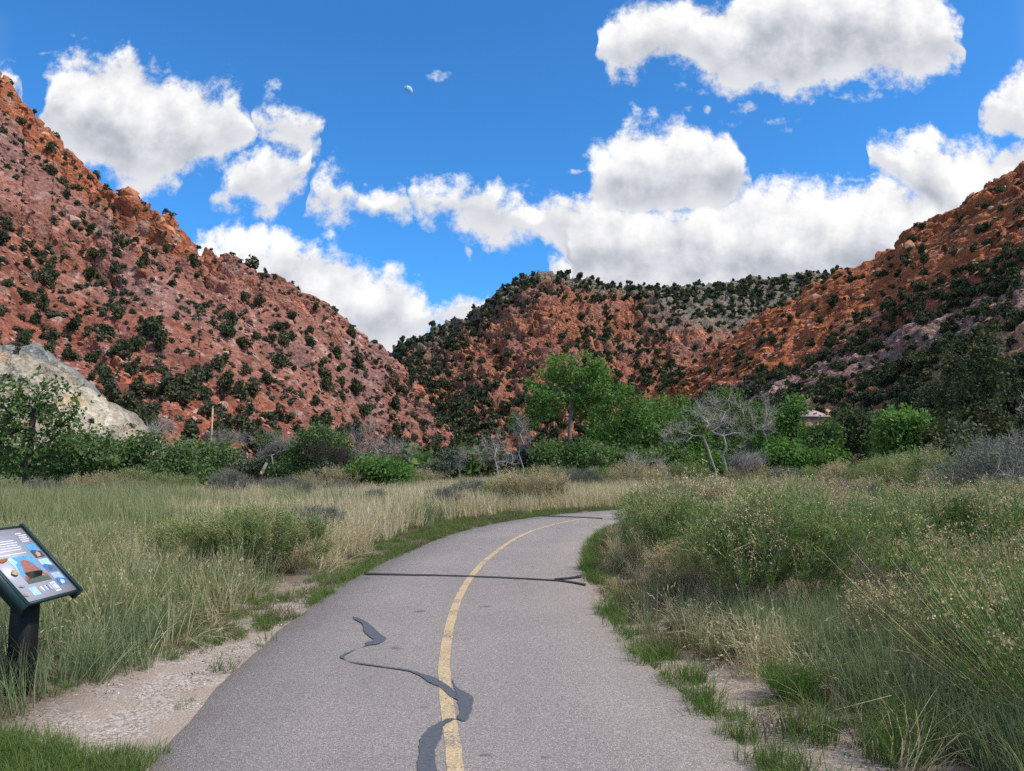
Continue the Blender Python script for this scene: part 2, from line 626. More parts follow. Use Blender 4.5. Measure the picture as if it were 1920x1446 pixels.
def grid_faces(nu, nv):
    i = np.arange(nu - 1)[:, None] * nv + np.arange(nv - 1)[None, :]
    return np.stack([i, i + nv, i + nv + 1, i + 1], -1).reshape(-1, 4)


def normals(P):
    du, dv = np.gradient(P, axis=0), np.gradient(P, axis=1)
    n = np.cross(du, dv)
    n /= np.linalg.norm(n, axis=2)[:, :, None] + 1e-9
    return n


def lerp(a, b, t):
    return a + (np.array(b) - a) * t[:, None]


HILLS = {}


def build_hill(name, ctrl, nu, nv, strata, paint, amp, mat_, label, back=60.0, power=1.25, ledge_h=4.0):
    P, u, vv = loft(ctrl, nu, nv, back, power)
    nvv = P.shape[1]
    N = normals(P)
    X = P.reshape(-1, 3)
    vflat = np.tile(vv, nu)
    px, py = to_px(X)
    soft = sstep(vflat, 0.0, 0.12)
    crestk = np.exp(-((vflat - 1) / 0.05) ** 2)
    q = X @ np.array(strata)
    along = X @ np.array([1, 0.35, 0.0])
    warp = fbm(X / 22.0, 4, 0.5, 3)
    big = fbm(X / 42.0, 3, 0.5, 5)
    gul = fbm(np.stack([along / 17.0, q / 70.0, X[:, 1] / 90.0], 1), 4, 0.5, 8, ridged=True)
    rough = fbm(X / 7.0, 5, 0.55, 21)
    out = sstep(fbm(X / 26.0, 3, 0.5, 31) + 0.35 * fbm(np.stack([q / 9.0, along / 60.0, X[:, 1] / 60], 1), 2, 0.5, 33), -0.12, 0.25)
    st = q / ledge_h + 1.5 * warp
    saw = st - np.floor(st)
    ledge = np.where(saw < 0.75, saw / 0.75, (1 - saw) / 0.25) - 0.5
    blk = np.stack([along / 5.5, q / 2.6, X[:, 1] / 5.5], 1) + 0.25 * warp[:, None]
    d1, d2, rid = cells(blk, 41)
    edge = sstep(d2 - d1, 0.02, 0.22)
    D1, D2, RID = cells(np.stack([along / 15.0, q / 6.5, X[:, 1] / 15.0], 1) + 0.35 * warp[:, None], 51)
    bigedge = sstep(D2 - D1, 0.02, 0.3)
    gul2 = fbm(np.stack([along / 34.0, q / 120.0, X[:, 1] / 140.0], 1), 3, 0.5, 12, ridged=True)
    e1, e2, rid2 = cells(X / 2.1 + 0.2 * rough[:, None], 45)
    info = dict(X=X, v=vflat, px=px, py=py, q=q, warp=warp, big=big, rough=rough, out=out, rid=rid, rid2=rid2, edge=edge, d1=d1, e1=e1, gul=0.5 * gul + 0.5 * gul2)
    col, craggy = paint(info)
    band = fbm(np.stack([q / 2.0, along / 45.0, X[:, 1] / 60.0], 1), 3, 0.6, 81)
    col = col * (1 + 0.55 * np.clip(craggy, 0.25, 1) * band)[:, None]
    A = amp
    disp = A * (2.6 * big * (1 - 0.7 * crestk) + 1.5 * gul * (1 - 0.5 * crestk) + 0.9 * rough)
    disp += A * (2.6 * gul2 * (1 - 0.7 * crestk) + craggy * (2.6 * (RID - 0.45) * bigedge + 1.2 * (bigedge - 0.7)))
    disp += A * craggy * (2.8 * ledge + 1.7 * (edge - 0.6) * (0.35 + rid) + 1.6 * (rid - 0.5) * edge)
    disp += A * 0.55 * np.clip(0.55 - e1, 0, 1) * (0.4 + rid2) * (1 - 0.4 * craggy) * 2
    disp *= soft
    Nn = N.reshape(-1, 3)
    if Nn[:, 2].mean() < 0:
        Nn = -Nn
    X2 = X + Nn * disp[:, None]
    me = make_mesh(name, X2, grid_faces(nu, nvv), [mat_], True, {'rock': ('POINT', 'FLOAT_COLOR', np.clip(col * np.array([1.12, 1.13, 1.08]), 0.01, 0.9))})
    o = obj(name, me, kind='structure')
    HILLS[name] = dict(X=X2.reshape(nu, nvv, 3), N=Nn.reshape(nu, nvv, 3), nv=nv, nu=nu, px=px.reshape(nu, nvv), py=py.reshape(nu, nvv), v=vv, craggy=craggy.reshape(nu, nvv))
    return o


RED, PINK, PALE, ORANGE, PURPLE, TAN = (.225, .070, .042), (.265, .115, .087), (.40, .27, .225), (.325, .105, .048), (.225, .115, .10), (.36, .225, .135)


def paint_left(i):
    n = len(i['v'])
    c = np.tile(np.array(PINK), (n, 1))
    c = lerp(c, PURPLE, sstep(i['warp'] + 0.3 * i['rough'], -0.1, 0.3))
    low = sstep(0.62 - i['v'] + 0.35 * i['big'] + 0.15 * i['rough'], 0.0, 0.25)
    c = lerp(c, RED, low * 0.75)
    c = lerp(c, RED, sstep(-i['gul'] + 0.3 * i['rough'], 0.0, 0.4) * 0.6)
    top = sstep(i['v'] + 0.03 * i['warp'], 0.86, 0.90) * sstep(420 - i['px'], 0, 60)
    c = lerp(c, ORANGE, top * 0.85)
    c = lerp(c, ORANGE, sstep(i['out'] * i['rid'], 0.72, 0.9) * 0.5)
    c = lerp(c, PALE, sstep(i['rid2'], 0.84, 0.93) * (0.25 + 0.45 * sstep(i['rough'], -.2, .3)))
    crag = np.clip(0.30 + 0.55 * i['out'] + 0.5 * top - 0.45 * low, 0.05, 1.1)
    return c * (0.75 + 0.5 * i['rid'][:, None]), crag


def paint_mid(i):
    n = len(i['v'])
    c = np.tile(np.array((.285, .108, .066)), (n, 1))
    c = lerp(c, (.25, .115, .085), sstep(i['warp'], -0.2, 0.3))
    c = lerp(c, (.33, .135, .07), sstep(i['out'] * i['rid'], 0.5, 0.8))
    grey = sstep(i['px'] - 1130 + 90 * i['warp'], 0, 130) * sstep(655 - i['py'] + 25 * i['rough'], 0, 50)
    c = lerp(c, (.17, .14, .11), grey)
    c = lerp(c, (.17, .14, .11), sstep(i['v'], 0.90, 0.97))
    c = lerp(c, (.15, .12, .09), sstep(930 - i['px'] - (i['py'] - 600) * 0.75 + 30 * i['rough'], 0, 60) * .6)
    return c * (0.78 + 0.44 * i['rid'][:, None]), np.clip(0.45 + 0.4 * i['out'] - 0.4 * grey, 0.05, 1)


def right_bands(i):
    v = i['v'] + 0.05 * i['warp'] + 0.03 * i['rough']
    left = sstep(1600 - i['px'], 0, 150)
    orange = sstep(v, 0.70 - 0.08 * left, 0.75 - 0.08 * left)
    purple = sstep(v, 0.42, 0.47) * (1 - sstep(v, 0.60 - 0.02 * left, 0.64 - 0.02 * left))
    tan = sstep(v, 0.30, 0.34) * (1 - sstep(v, 0.42, 0.47)) * sstep(i['warp'], -0.05, 0.2)
    return v, orange, purple, tan


def paint_right(i):
    n = len(i['v'])
    v, orange, purple, tan = right_bands(i)
    c = np.tile(np.array((.20, .085, .055)), (n, 1))
    c = lerp(c, RED, sstep(i['px'] - 1560 + 80 * i['warp'], 0, 120) * sstep(i['big'], -0.25, 0.1))
    c = lerp(c, (.31, .102, .046), orange)
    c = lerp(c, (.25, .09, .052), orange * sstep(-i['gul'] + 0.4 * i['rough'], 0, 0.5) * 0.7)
    c = lerp(c, (.215, .125, .110), purple)
    c = lerp(c, (.33, .25, .23), purple * sstep(i['rid2'], 0.75, 0.9) * 0.7)
    c = lerp(c, TAN, tan * 0.8)
    crag = np.clip(0.15 + 0.8 * orange + 0.75 * purple + 0.6 * tan, 0, 1.15) * (0.45 + 0.55 * i['out'])
    return c * (0.75 + 0.5 * i['rid'][:, None]), crag


def paint_pale(i):
    n = len(i['v'])
    c = np.tile(np.array((.29, .245, .19)), (n, 1))
    c = lerp(c, (.39, .335, .27), sstep(i['rough'], -0.1, 0.4))
    c = lerp(c, (.34, .21, .12), sstep(fbm(i['X'] / 3.5, 3, 0.5, 71), 0.25, 0.5) * 0.7)
    c = lerp(c, (.20, .20, .19), sstep(i['v'] + 0.05 * i['rough'], 0.90, 0.95))
    return c * (0.85 + 0.3 * i['rid'][:, None]), np.clip(0.35 + 0.3 * i['out'], 0, 1)


M_ROCK = rock_material('weathered_red_rock')
M_ROCK_FAR = rock_material('far_rock', 1.0, 0.6)
M_ROCK_PALE = rock_material('pale_rock', 0.8, 1.6)

build_hill('left_hillside', [(-1500, -120, 150, -1500, 60), (-700, -140, 195, -700, 80), (-250, -40, 214, -250, 92), (-60, 100, 218, -60, 96), (0, 146, 219, 0, 98), (12, 160, 219, 12, 98), (40, 205, 218, 40, 99), (72, 238, 216, 72, 100), (95, 268, 215, 95, 101),
            (130, 296, 214, 130, 102), (165, 332, 213, 165, 104), (215, 365, 212, 215, 106), (240, 368, 212, 240, 106), (275, 394, 212, 275, 107), (310, 416, 212, 310, 108), (340, 442, 213, 340, 109), (366, 474, 215, 366, 110), (400, 478, 218, 400, 113),
            (440, 482, 221, 440, 118), (475, 496, 224, 475, 124), (520, 520, 228, 520, 132), (560, 545, 231, 560, 140), (600, 568, 234, 600, 150), (630, 582, 237, 630, 158), (650, 606, 240, 650, 165), (690, 634, 244, 690, 178), (720, 655, 248, 720, 190),
            (745, 686, 252, 740, 205), (770, 720, 256, 765, 220), (800, 764, 260, 790, 236), (830, 796, 264, 815, 250), (852, 822, 268, 840, 260), (864, 868, 272, 862, 268)],
           700, 330, (0.6, 0.25, 1.0), paint_left, 1.0, M_ROCK, 'left', ledge_h=5.0)
build_hill('right_hillside', [(1130, 872, 346, 1140, 330), (1180, 800, 342, 1180, 318), (1205, 752, 340, 1205, 300), (1260, 716, 338, 1255, 280), (1300, 690, 336, 1300, 262), (1350, 652, 334, 1350, 240), (1400, 612, 332, 1400, 222), (1440, 586, 330, 1440, 208),
            (1500, 562, 330, 1500, 190), (1520, 540, 330, 1520, 184), (1545, 528, 328, 1545, 178), (1580, 508, 325, 1580, 168), (1640, 490, 318, 1640, 154), (1672, 470, 314, 1672, 147), (1700, 432, 310, 1700, 140), (1740, 412, 305, 1740, 132),
            (1800, 386, 296, 1800, 122), (1832, 358, 290, 1832, 117), (1870, 334, 284, 1870, 112), (1920, 314, 276, 1920, 106), (2000, 280, 264, 2000, 98), (2200, 190, 235, 2200, 84), (2700, 120, 190, 2700, 62), (3600, 60, 140, 3600, 40)],
           680, 320, (-0.6, 0.2, 1.0), paint_right, 1.15, M_ROCK, 'right', ledge_h=5.5)
build_hill('far_hillside', [(300, 800, 560, 300, 430), (560, 720, 570, 560, 420), (690, 690, 575, 690, 410), (735, 662, 580, 735, 400), (770, 642, 585, 770, 392), (810, 626, 588, 810, 384), (850, 602, 590, 850, 376), (900, 576, 592, 900, 368), (950, 546, 596, 950, 362),
            (985, 522, 600, 985, 358), (1020, 512, 602, 1020, 356), (1050, 520, 604, 1050, 356), (1100, 530, 606, 1100, 358), (1180, 538, 610, 1180, 362), (1260, 544, 614, 1260, 368), (1330, 536, 618, 1330, 372), (1420, 524, 622, 1420, 378), (1510, 517, 626, 1510, 382),
            (1600, 512, 630, 1600, 386), (1800, 500, 640, 1800, 390), (2100, 520, 650, 2100, 400)],
           560, 240, (0.2, 0.3, 1.0), paint_mid, 2.4, M_ROCK_FAR, 'mid', back=150, ledge_h=9.0)
build_hill('pale_hillside', [(-900, 560, 70, -900, 50), (-300, 610, 88, -300, 66), (-60, 642, 92, -60, 70), (0, 650, 93, 0, 71), (60, 664, 94, 60, 72), (110, 690, 95, 110, 73), (150, 726, 96, 150, 75), (200, 772, 98, 200, 78), (240, 804, 100, 240, 84),
            (275, 834, 101, 275, 92), (310, 870, 102, 310, 98)],
           240, 90, (0.6, 0.2, 1.0), paint_pale, 0.75, M_ROCK_PALE, 'pale', back=25, ledge_h=2.5)

# ------------------------------------------------------------------ the path and the ground
CPTS = np.array([(0.35, -14.0), (0.12, -4.0), (-0.06, 1.0), (-0.28, 3.9), (-0.40, 4.9), (-0.53, 6.05), (-0.61, 7.5), (-0.63, 9.3), (-0.55, 11.2), (-0.36, 13.2), (0.12, 16.4), (0.85, 19.2), (2.1, 22.0), (4.0, 24.5), (7.0, 26.6), (11, 28.3), (17, 29.6), (30, 31.0), (60, 33.0)])


def catmull(P, n):
    P = np.asarray(P, float)
    Q = np.concatenate([[2 * P[0] - P[1]], P, [2 * P[-1] - P[-2]]])
    out = []
    for i in range(1, len(Q) - 2):
        for t in np.linspace(0, 1, n, endpoint=False):
            out.append(0.5 * (2 * Q[i] + (Q[i + 1] - Q[i - 1]) * t + (2 * Q[i - 1] - 5 * Q[i] + 4 * Q[i + 1] - Q[i + 2]) * t * t + (3 * Q[i] - Q[i - 1] - 3 * Q[i + 1] + Q[i + 2]) * t ** 3))
    out.append(Q[-2])
    return np.array(out)


CL = catmull(CPTS, 16)
CT = np.gradient(CL, axis=0)
CT /= np.linalg.norm(CT, axis=1)[:, None]
CN = np.stack([CT[:, 1], -CT[:, 0]], 1)         # to the right of travel
HALF = 1.62


def path_offset(x, y):
    """signed distance to the centre line, right positive"""
    x, y = np.asarray(x, float), np.asarray(y, float)
    out = np.zeros(len(x))
    for a in range(0, len(x), 20000):
        dx = x[a:a + 20000, None] - CL[None, :, 0]
        dy = y[a:a + 20000, None] - CL[None, :, 1]
        d = dx * dx + dy * dy
        k = d.argmin(1)
        r = np.arange(len(k))
        lat = dx[r, k] * CN[k, 0] + dy[r, k] * CN[k, 1]
        out[a:a + 20000] = np.sign(lat) * np.sqrt(d[r, k])
    return out


def in_poly(x, y, poly):
    x, y = np.asarray(x), np.asarray(y)
    r = np.zeros(len(x), bool)
    n = len(poly)
    for i in range(n):
        x1, y1 = poly[i]
        x2, y2 = poly[(i + 1) % n]
        c = ((y1 > y) != (y2 > y)) & (x < (x2 - x1) * (y - y1) / (y2 - y1 + 1e-12) + x1)
        r ^= c
    return r


PULL_OFF = [on_ground(a, b) for a, b in [(650, 1092), (575, 1120), (520, 1172), (450, 1196), (330, 1238), (235, 1264), (120, 1302), (30, 1345), (-60, 1385), (-300, 1440), (-900, 1700), (-900, 2600), (300, 2600), (330, 1446), (430, 1310), (530, 1200), (620, 1120)]]


def gz(x, y):
    """ground height"""
    x, y = np.atleast_1d(np.asarray(x, float)), np.atleast_1d(np.asarray(y, float))
    d = np.abs(path_offset(x, y))
    P = np.stack([x / 3.0, y / 3.0, np.zeros_like(x)], 1)
    k = sstep(d, HALF + 0.1, HALF + 3.0)
    return k * (0.10 * fbm(P, 3, 0.5, 91) + 0.02) + sstep(d, HALF, HALF + 0.25) * 0.012 * fbm(P * 9, 2, 0.5, 95) - 0.012


def axis(lo, hi, fine, n):
    a = np.linspace(-1, 1, n)
    s = np.sinh(a * 4.2) / np.sinh(4.2)
    return fine + np.where(s < 0, -s * (lo - fine), s * (hi - fine))


def ground_material():
    m, t, bs = mat('dirt_and_gravel')
    pos = t.new('ShaderNodeNewGeometry').outputs['Position']
    gr = t.new('ShaderNodeAttribute', attribute_name='gravel').outputs['Fac']
    n = t.noise(pos, 1.4, 6, 0.6)
    vc = t.voro(pos, 62.0, 'Color')
    vd = t.voro(pos, 62.0)
    pebble = t.ramp(t.sep(vc)[0], [(0.0, (.17, .14, .115)), (0.3, (.31, .255, .21)), (0.6, (.41, .35, .295)), (0.85, (.51, .46, .41)), (1.0, (.33, .21, .15))])
    sand = t.ramp(t.noise(pos, 30, 5, 0.7), [(0.3, (.29, .23, .18)), (0.7, (.39, .315, .255))])
    gravel = t.mix(t.smooth(t.noise(pos, 2.2, 4, 0.6), 0.40, 0.58), sand, pebble)
    dirt = t.ramp(n, [(0.3, (.085, .062, .045)), (0.6, (.15, .105, .075)), (0.8, (.20, .15, .11))])
    t.link(t.mix(gr, dirt, gravel), bs.inputs['Base Color'])
    bump(t, bs, t.m('SUBTRACT', n, t.m('MULTIPLY', vd, 0.5)), 0.7, 0.02)
    return m


def build_ground():
    xs, ys = axis(-900, 900, -1.0, 330), axis(-400, 1500, 7.0, 330)
    X, Y = np.meshgrid(xs, ys, indexing='ij')
    x, y = X.ravel(), Y.ravel()
    d = path_offset(x, y)
    z = gz(x, y)
    z = np.where(np.abs(d) < HALF - 0.05, -0.05, z)
    gn = 0.22 * fbm(np.stack([x * 1.6, y * 1.6, 0 * x], 1), 4, 0.6, 55)
    pull = in_poly(x + gn, y + gn, PULL_OFF).astype(float)
    sh = sstep(HALF + 1.05 + 1.2 * gn - np.abs(d), 0, 0.25) * sstep(14 - y, 0, 5)
    g = np.maximum(pull, sh * 0.9)
    me = make_mesh('ground', np.stack([x, y, z], 1), grid_faces(330, 330), [ground_material()], True, {'gravel': ('POINT', 'FLOAT', g)})
    obj('ground', me, kind='structure')


build_ground()


def path_material():
    m, t, bs = mat('aged_asphalt')
    pos = t.new('ShaderNodeNewGeometry').outputs['Position']
    vc = t.voro(pos, 150.0, 'Color')
    vd = t.voro(pos, 150.0)
    grain = t.ramp(t.sep(vc)[0], [(0.0, (.155, .140, .133)), (0.3, (.220, .200, .190)), (0.6, (.265, .242, .230)), (0.88, (.32, .295, .28)), (1.0, (.44, .41, .385))])
    big = t.noise(pos, 0.55, 5, 0.6)
    k = t.m('MULTIPLY_ADD', big, 0.5, 0.93)
    c = t.mix(1.0, grain, t.xyz(k, t.m('MULTIPLY', k, 0.97), t.m('MULTIPLY', k, 0.935)), 'MULTIPLY')
    # scattered dark oil spots
    so = t.noise(t.vm('MULTIPLY', pos, (1.0, 1.6, 1.0)), 2.3, 3, 0.5)
    c = t.mix(t.m('MULTIPLY', t.smooth(so, 0.69, 0.74), 0.55), c, (.055, .055, .062))
    lat = t.new('ShaderNodeAttribute', attribute_name='lat').outputs['Fac']
    dirt = t.smooth(t.m('ADD', lat, t.m('MULTIPLY', t.noise(pos, 3.5, 5, 0.65), 0.35)), 1.06, 1.22)
    c = t.mix(t.m('MULTIPLY', dirt, 0.55), c, (.27, .215, .165))
    lane = t.m('MULTIPLY', t.smooth(t.noise(t.vm('MULTIPLY', pos, (1.6, 0.22, 1.0)), 1.3, 4, 0.6), 0.45, 0.7), 0.16)
    c = t.mix(lane, c, (.17, .155, .15))
    pit = t.smooth(vd, 0.42, 0.62)
    c = t.mix(t.m('MULTIPLY', pit, 0.4), c, (.08, .074, .072))
    t.link(c, bs.inputs['Base Color'])
    bs.inputs['Roughness'].default_value = 0.85
    bump(t, bs, t.m('MULTIPLY', vd, -1.0), 0.55, 0.006)
    return m


def ribbon(cl, cn, offs_l, offs_r, z, name, m, cols=1, zfun=None):
    n = len(cl)
    V = []
    for j in range(cols + 1):
        f = j / cols
        o = offs_l + (offs_r - offs_l) * f
        p = cl + cn * np.broadcast_to(o, n)[:, None]
        V.append(np.concatenate([p, np.full((n, 1), z)], 1))
    V = np.stack(V, 1).reshape(-1, 3)
    F = grid_faces(n, cols + 1)[:, ::-1]
    return make_mesh(name, V, F, [m], False)


M_PATH = path_material()


def build_path():
    n = len(CL)
    s = np.cumsum(np.concatenate([[0], np.linalg.norm(np.diff(CL, axis=0), axis=1)]))
    # finer stations for a ragged edge
    ss = np.linspace(0, s[-1], 1600)
    cl = np.stack([np.interp(ss, s, CL[:, k]) for k in (0, 1)], 1)
    cn = np.stack([np.interp(ss, s, CN[:, k]) for k in (0, 1)], 1)
    e = np.stack([ss * 1.3, 0 * ss, 0 * ss], 1)
    l = -HALF + 0.05 * fbm(e, 5, 0.6, 3)
    r = HALF + 0.05 * fbm(e + 50, 5, 0.6, 4)
    V, F = [], []
    for off, z in ((l - 0.035, -0.04), (l, 0.006), (l * 0.5, 0.014), (0 * l, 0.018), (r * 0.5, 0.014), (r, 0.006), (r + 0.035, -0.04)):
        V.append(np.concatenate([cl + cn * off[:, None], np.full((len(cl), 1), z)], 1))
    V = np.stack(V, 1).reshape(-1, 3)
    root = obj('bike_path', make_mesh('bike_path', V, grid_faces(len(cl), 7)[:, ::-1], [M_PATH], False, {'lat': ('POINT', 'FLOAT', np.tile([1.02, 1, .5, 0, .5, 1, 1.02], len(cl)))}), kind='structure')
    # worn yellow centre line
    m, t, bs = mat('worn_yellow_paint')
    pos = t.new('ShaderNodeNewGeometry').outputs['Position']
    w = t.m('ADD', t.noise(pos, 55, 4, 0.7), t.m('MULTIPLY', t.noise(pos, 3.0, 3, 0.6), 0.6))
    g = t.sep(t.voro(pos, 105.0, 'Color'))[0]
    yel = t.ramp(g, [(0.0, (.38, .275, .145)), (0.5, (.48, .36, .21)), (1.0, (.57, .455, .30))])
    t.link(t.mix(t.smooth(w, 0.82, 0.95), yel, (.19, .165, .155)), bs.inputs['Base Color'])
    bump(t, bs, t.m('MULTIPLY', t.voro(pos, 105.0), -1.0), 0.5, 0.005)
    k = (ss < s[-1] - 5)
    e2 = np.stack([ss * 9, 0 * ss, 0 * ss], 1)
    me = ribbon(cl[k], cn[k], (-0.046 + 0.006 * fbm(e2, 3, .6, 6))[k], (0.046 + 0.006 * fbm(e2 + 9, 3, .6, 7))[k], 0.0205, 'centre_line', m)
    obj('centre_line', me, root)
    # tar crack seals
    mt, t, bs = mat('crack_sealant')
    pos = t.new('ShaderNodeNewGeometry').outputs['Position']
    t.link(t.ramp(t.noise(pos, 40, 4, 0.6), [(0.3, (.065, .067, .075)), (0.7, (.105, .108, .12))]), bs.inputs['Base Color'])
    bs.inputs['Roughness'].default_value = 0.55
    bs.inputs['Specular IOR Level'].default_value = 0.4
    mcrack, t, bs = mat('dark_crack_filler')
    pos = t.new('ShaderNodeNewGeometry').outputs['Position']
    t.link(t.ramp(t.noise(pos, 30, 4, 0.6), [(0.3, (.028, .028, .030)), (0.7, (.05, .05, .055))]), bs.inputs['Base Color'])

    def blot(name, outline_l, outline_r, z, mm, jag=0.012):
        # two banks of the seal, in photograph pixels on the path
        L = catmull(np.array([on_ground(a, b, z) for a, b in outline_l]), 40)
        R = catmull(np.array([on_ground(a, b, z) for a, b in outline_r]), 40)
        q = np.linspace(0, 1, len(L))[:, None]
        L = L + jag * np.stack([fbm(np.concatenate([q * 45, q * 0 + 3, q * 0], 1), 5, .7, 1), fbm(np.concatenate([q * 45, q * 0 + 8, q * 0], 1), 3, .6, 2)], 1)
        R = R + jag * np.stack([fbm(np.concatenate([q * 45, q * 0 + 5, q * 0], 1), 5, .7, 3), fbm(np.concatenate([q * 45, q * 0 + 1, q * 0], 1), 3, .6, 4)], 1)
        V = np.stack([np.concatenate([L, np.full((len(L), 1), z)], 1), np.concatenate([R, np.full((len(R), 1), z)], 1)], 1).reshape(-1, 3)
        obj(name, make_mesh(name, V, grid_faces(len(L), 2)[:, ::-1], [mm]), root)
    blot('tar_seal', [(782, 1500), (784, 1420), (788, 1385), (805, 1365), (828, 1352), (848, 1346), (872, 1352), (884, 1330), (886, 1308), (870, 1296), (856, 1288), (850, 1274)],
         [(835, 1500), (818, 1430), (816, 1408), (826, 1385), (832, 1362), (846, 1352), (858, 1344), (862, 1330), (858, 1315), (856, 1300), (852, 1290), (848, 1276)], 0.0225, mt)
    blot('tar_seal', [(745, 1252), (772, 1257), (795, 1264), (815, 1270), (832, 1280), (848, 1292), (856, 1304)],
         [(745, 1254), (772, 1260), (792, 1270), (806, 1280), (825, 1288), (842, 1304), (858, 1312)], 0.0240, mt, 0.006)
    blot('tar_seal', [(662, 1155), (680, 1162), (700, 1176), (712, 1188), (724, 1196), (712, 1206), (690, 1210), (664, 1218), (645, 1226), (638, 1232), (660, 1240), (705, 1247), (748, 1253)],
         [(664, 1160), (680, 1170), (682, 1182), (694, 1194), (700, 1200), (686, 1204), (684, 1210), (660, 1221), (646, 1229), (646, 1234), (662, 1242), (705, 1249), (748, 1255)], 0.0230, mt, 0.006)
    blot('cross_crack', [(684, 1074), (760, 1076), (850, 1078), (930, 1081), (1010, 1085), (1060, 1088), (1098, 1094)],
         [(682, 1076.2), (760, 1078.4), (850, 1080.6), (930, 1083.6), (1010, 1087), (1060, 1090.4), (1100, 1097.5)], 0.0226, mcrack, 0.014)
    blot('cross_crack', [(1040, 1084), (1065, 1082), (1090, 1078)], [(1040, 1086), (1065, 1085), (1092, 1081.5)], 0.0236, mcrack, 0.006)
    blot('cross_crack', [(1010, 965.5), (1050, 967.5), (1090, 969), (1130, 971)], [(1010, 967), (1050, 969.2), (1090, 970.8), (1130, 973)], 0.0226, mcrack, 0.01)
    return root


build_path()

# ------------------------------------------------------------------ plant builders
def unit(v):
    return v / (np.linalg.norm(v, axis=-1, keepdims=True) + 1e-9)


def leaf_quads(C, A, B, bend=0.0):
    """rhombic leaves: centres C, half-lengths A, half-widths B"""
    n = len(C)
    V = np.stack([C - A, C + B - A * 0.1, C + A, C - B - A * 0.1], 1).reshape(-1, 3)
    F = np.arange(n * 4).reshape(n, 4)
    return V, F


def rnd_dirs(n, rng):
    return unit(rng.normal(size=(n, 3)))


def leaf_mesh(name, C, size, m, rng, long=1.5, up=None, rnd=None, var=0.35):
    n = len(C)
    a = rnd_dirs(n, rng)
    if up is not None:
        a = unit(a + up)
    b = unit(np.cross(a, rnd_dirs(n, rng)))
    s = size * (1 + var * rng.uniform(-1, 1, n))[:, None]
    V, F = leaf_quads(C, a * s * long * 0.5, b * s * 0.5)
    r = rng.uniform(0, 1, n) if rnd is None else rnd
    return make_mesh(name, V, F, [m], False, {'rnd': ('POINT', 'FLOAT', np.repeat(r, 4)), 'tt': ('POINT', 'FLOAT', np.tile([0, .5, 1, .5], n))})


def blades(n, rng, radius, h, lean, width, droop=0.3, seg=4):
    """grass blades as bent ribbons; returns V, F, rnd, tt"""
    th = rng.uniform(0, 2 * math.pi, n)
    r = radius * np.sqrt(rng.uniform(0, 1, n))
    base = np.stack([r * np.cos(th), r * np.sin(th), np.zeros(n)], 1)
    hh = h * rng.uniform(0.55, 1.1, n)
    ph = rng.uniform(0, 2 * math.pi, n)
    ln = lean * rng.uniform(0.1, 1.0, n)
    out = np.stack([np.cos(ph), np.sin(ph), np.zeros(n)], 1) + 0.6 * base / max(radius, 1e-3)
    out = unit(out)
    side = np.stack([-np.sin(ph + rng.uniform(-1, 1, n)), np.cos(ph), np.zeros(n)], 1)
    side = unit(side)
    t = np.linspace(0, 1, seg + 1)
    w = width * rng.uniform(0.6, 1.2, n)
    lv = []
    for k in t:
        p = base + out * (ln * hh * (0.35 * k + 0.65 * k ** 2.2))[:, None]
        p[:, 2] += hh * (k - droop * ln * k ** 3)
        ww = (w * (1 - 0.85 * k ** 1.5) * 0.5)[:, None]
        lv.append(np.stack([p - side * ww, p + side * ww], 1))
    V = np.stack(lv, 1).reshape(-1, 3)               # n, seg+1, 2
    b = (np.arange(n) * (seg + 1) * 2)[:, None] + (np.arange(seg) * 2)[None, :]
    F = np.stack([b, b + 1, b + 3, b + 2], -1).reshape(-1, 4)
    return V, F, np.repeat(rng.uniform(0, 1, n), (seg + 1) * 2), np.tile(np.repeat(t, 2), n)


def grass_clump(name, seed, m, n=40, radius=0.16, h=0.7, lean=0.5, width=0.006, droop=0.3, heads=0, head_m=None):
    rng = np.random.default_rng(seed)
    V, F, r, tt = blades(n, rng, radius, h, lean, width, droop)
    mats, mi = [m], np.zeros(len(F), int)
    if heads:
        tips = V.reshape(n, 5, 2, 3)[:, 4].mean(1)
        low = V.reshape(n, 5, 2, 3)[:, 3].mean(1)
        k = rng.choice(n, min(heads, n), replace=False)
        per = 5
        d = unit(tips[k] - low[k])
        C = np.repeat(tips[k], per, 0) - np.repeat(d, per, 0) * rng.uniform(0, 0.09, (len(k) * per, 1)) + rng.normal(0, 0.004, (len(k) * per, 3))
        A = unit(np.repeat(d, per, 0) + 0.35 * rnd_dirs(len(C), rng)) * 0.02
        B = unit(np.cross(A, rnd_dirs(len(C), rng))) * 0.0045
        V2, F2 = leaf_quads(C, A, B)
        F = np.concatenate([F, F2 + len(V)])
        mi = np.concatenate([mi, np.ones(len(F2), int)])
        V = np.concatenate([V, V2])
        r = np.concatenate([r, rng.uniform(0, 1, len(V2))])
        tt = np.concatenate([tt, np.ones(len(V2))])
        mats.append(head_m)
    return make_mesh(name, V, F, mats, False, {'rnd': ('POINT', 'FLOAT', r), 'tt': ('POINT', 'FLOAT', tt)}, midx=mi)


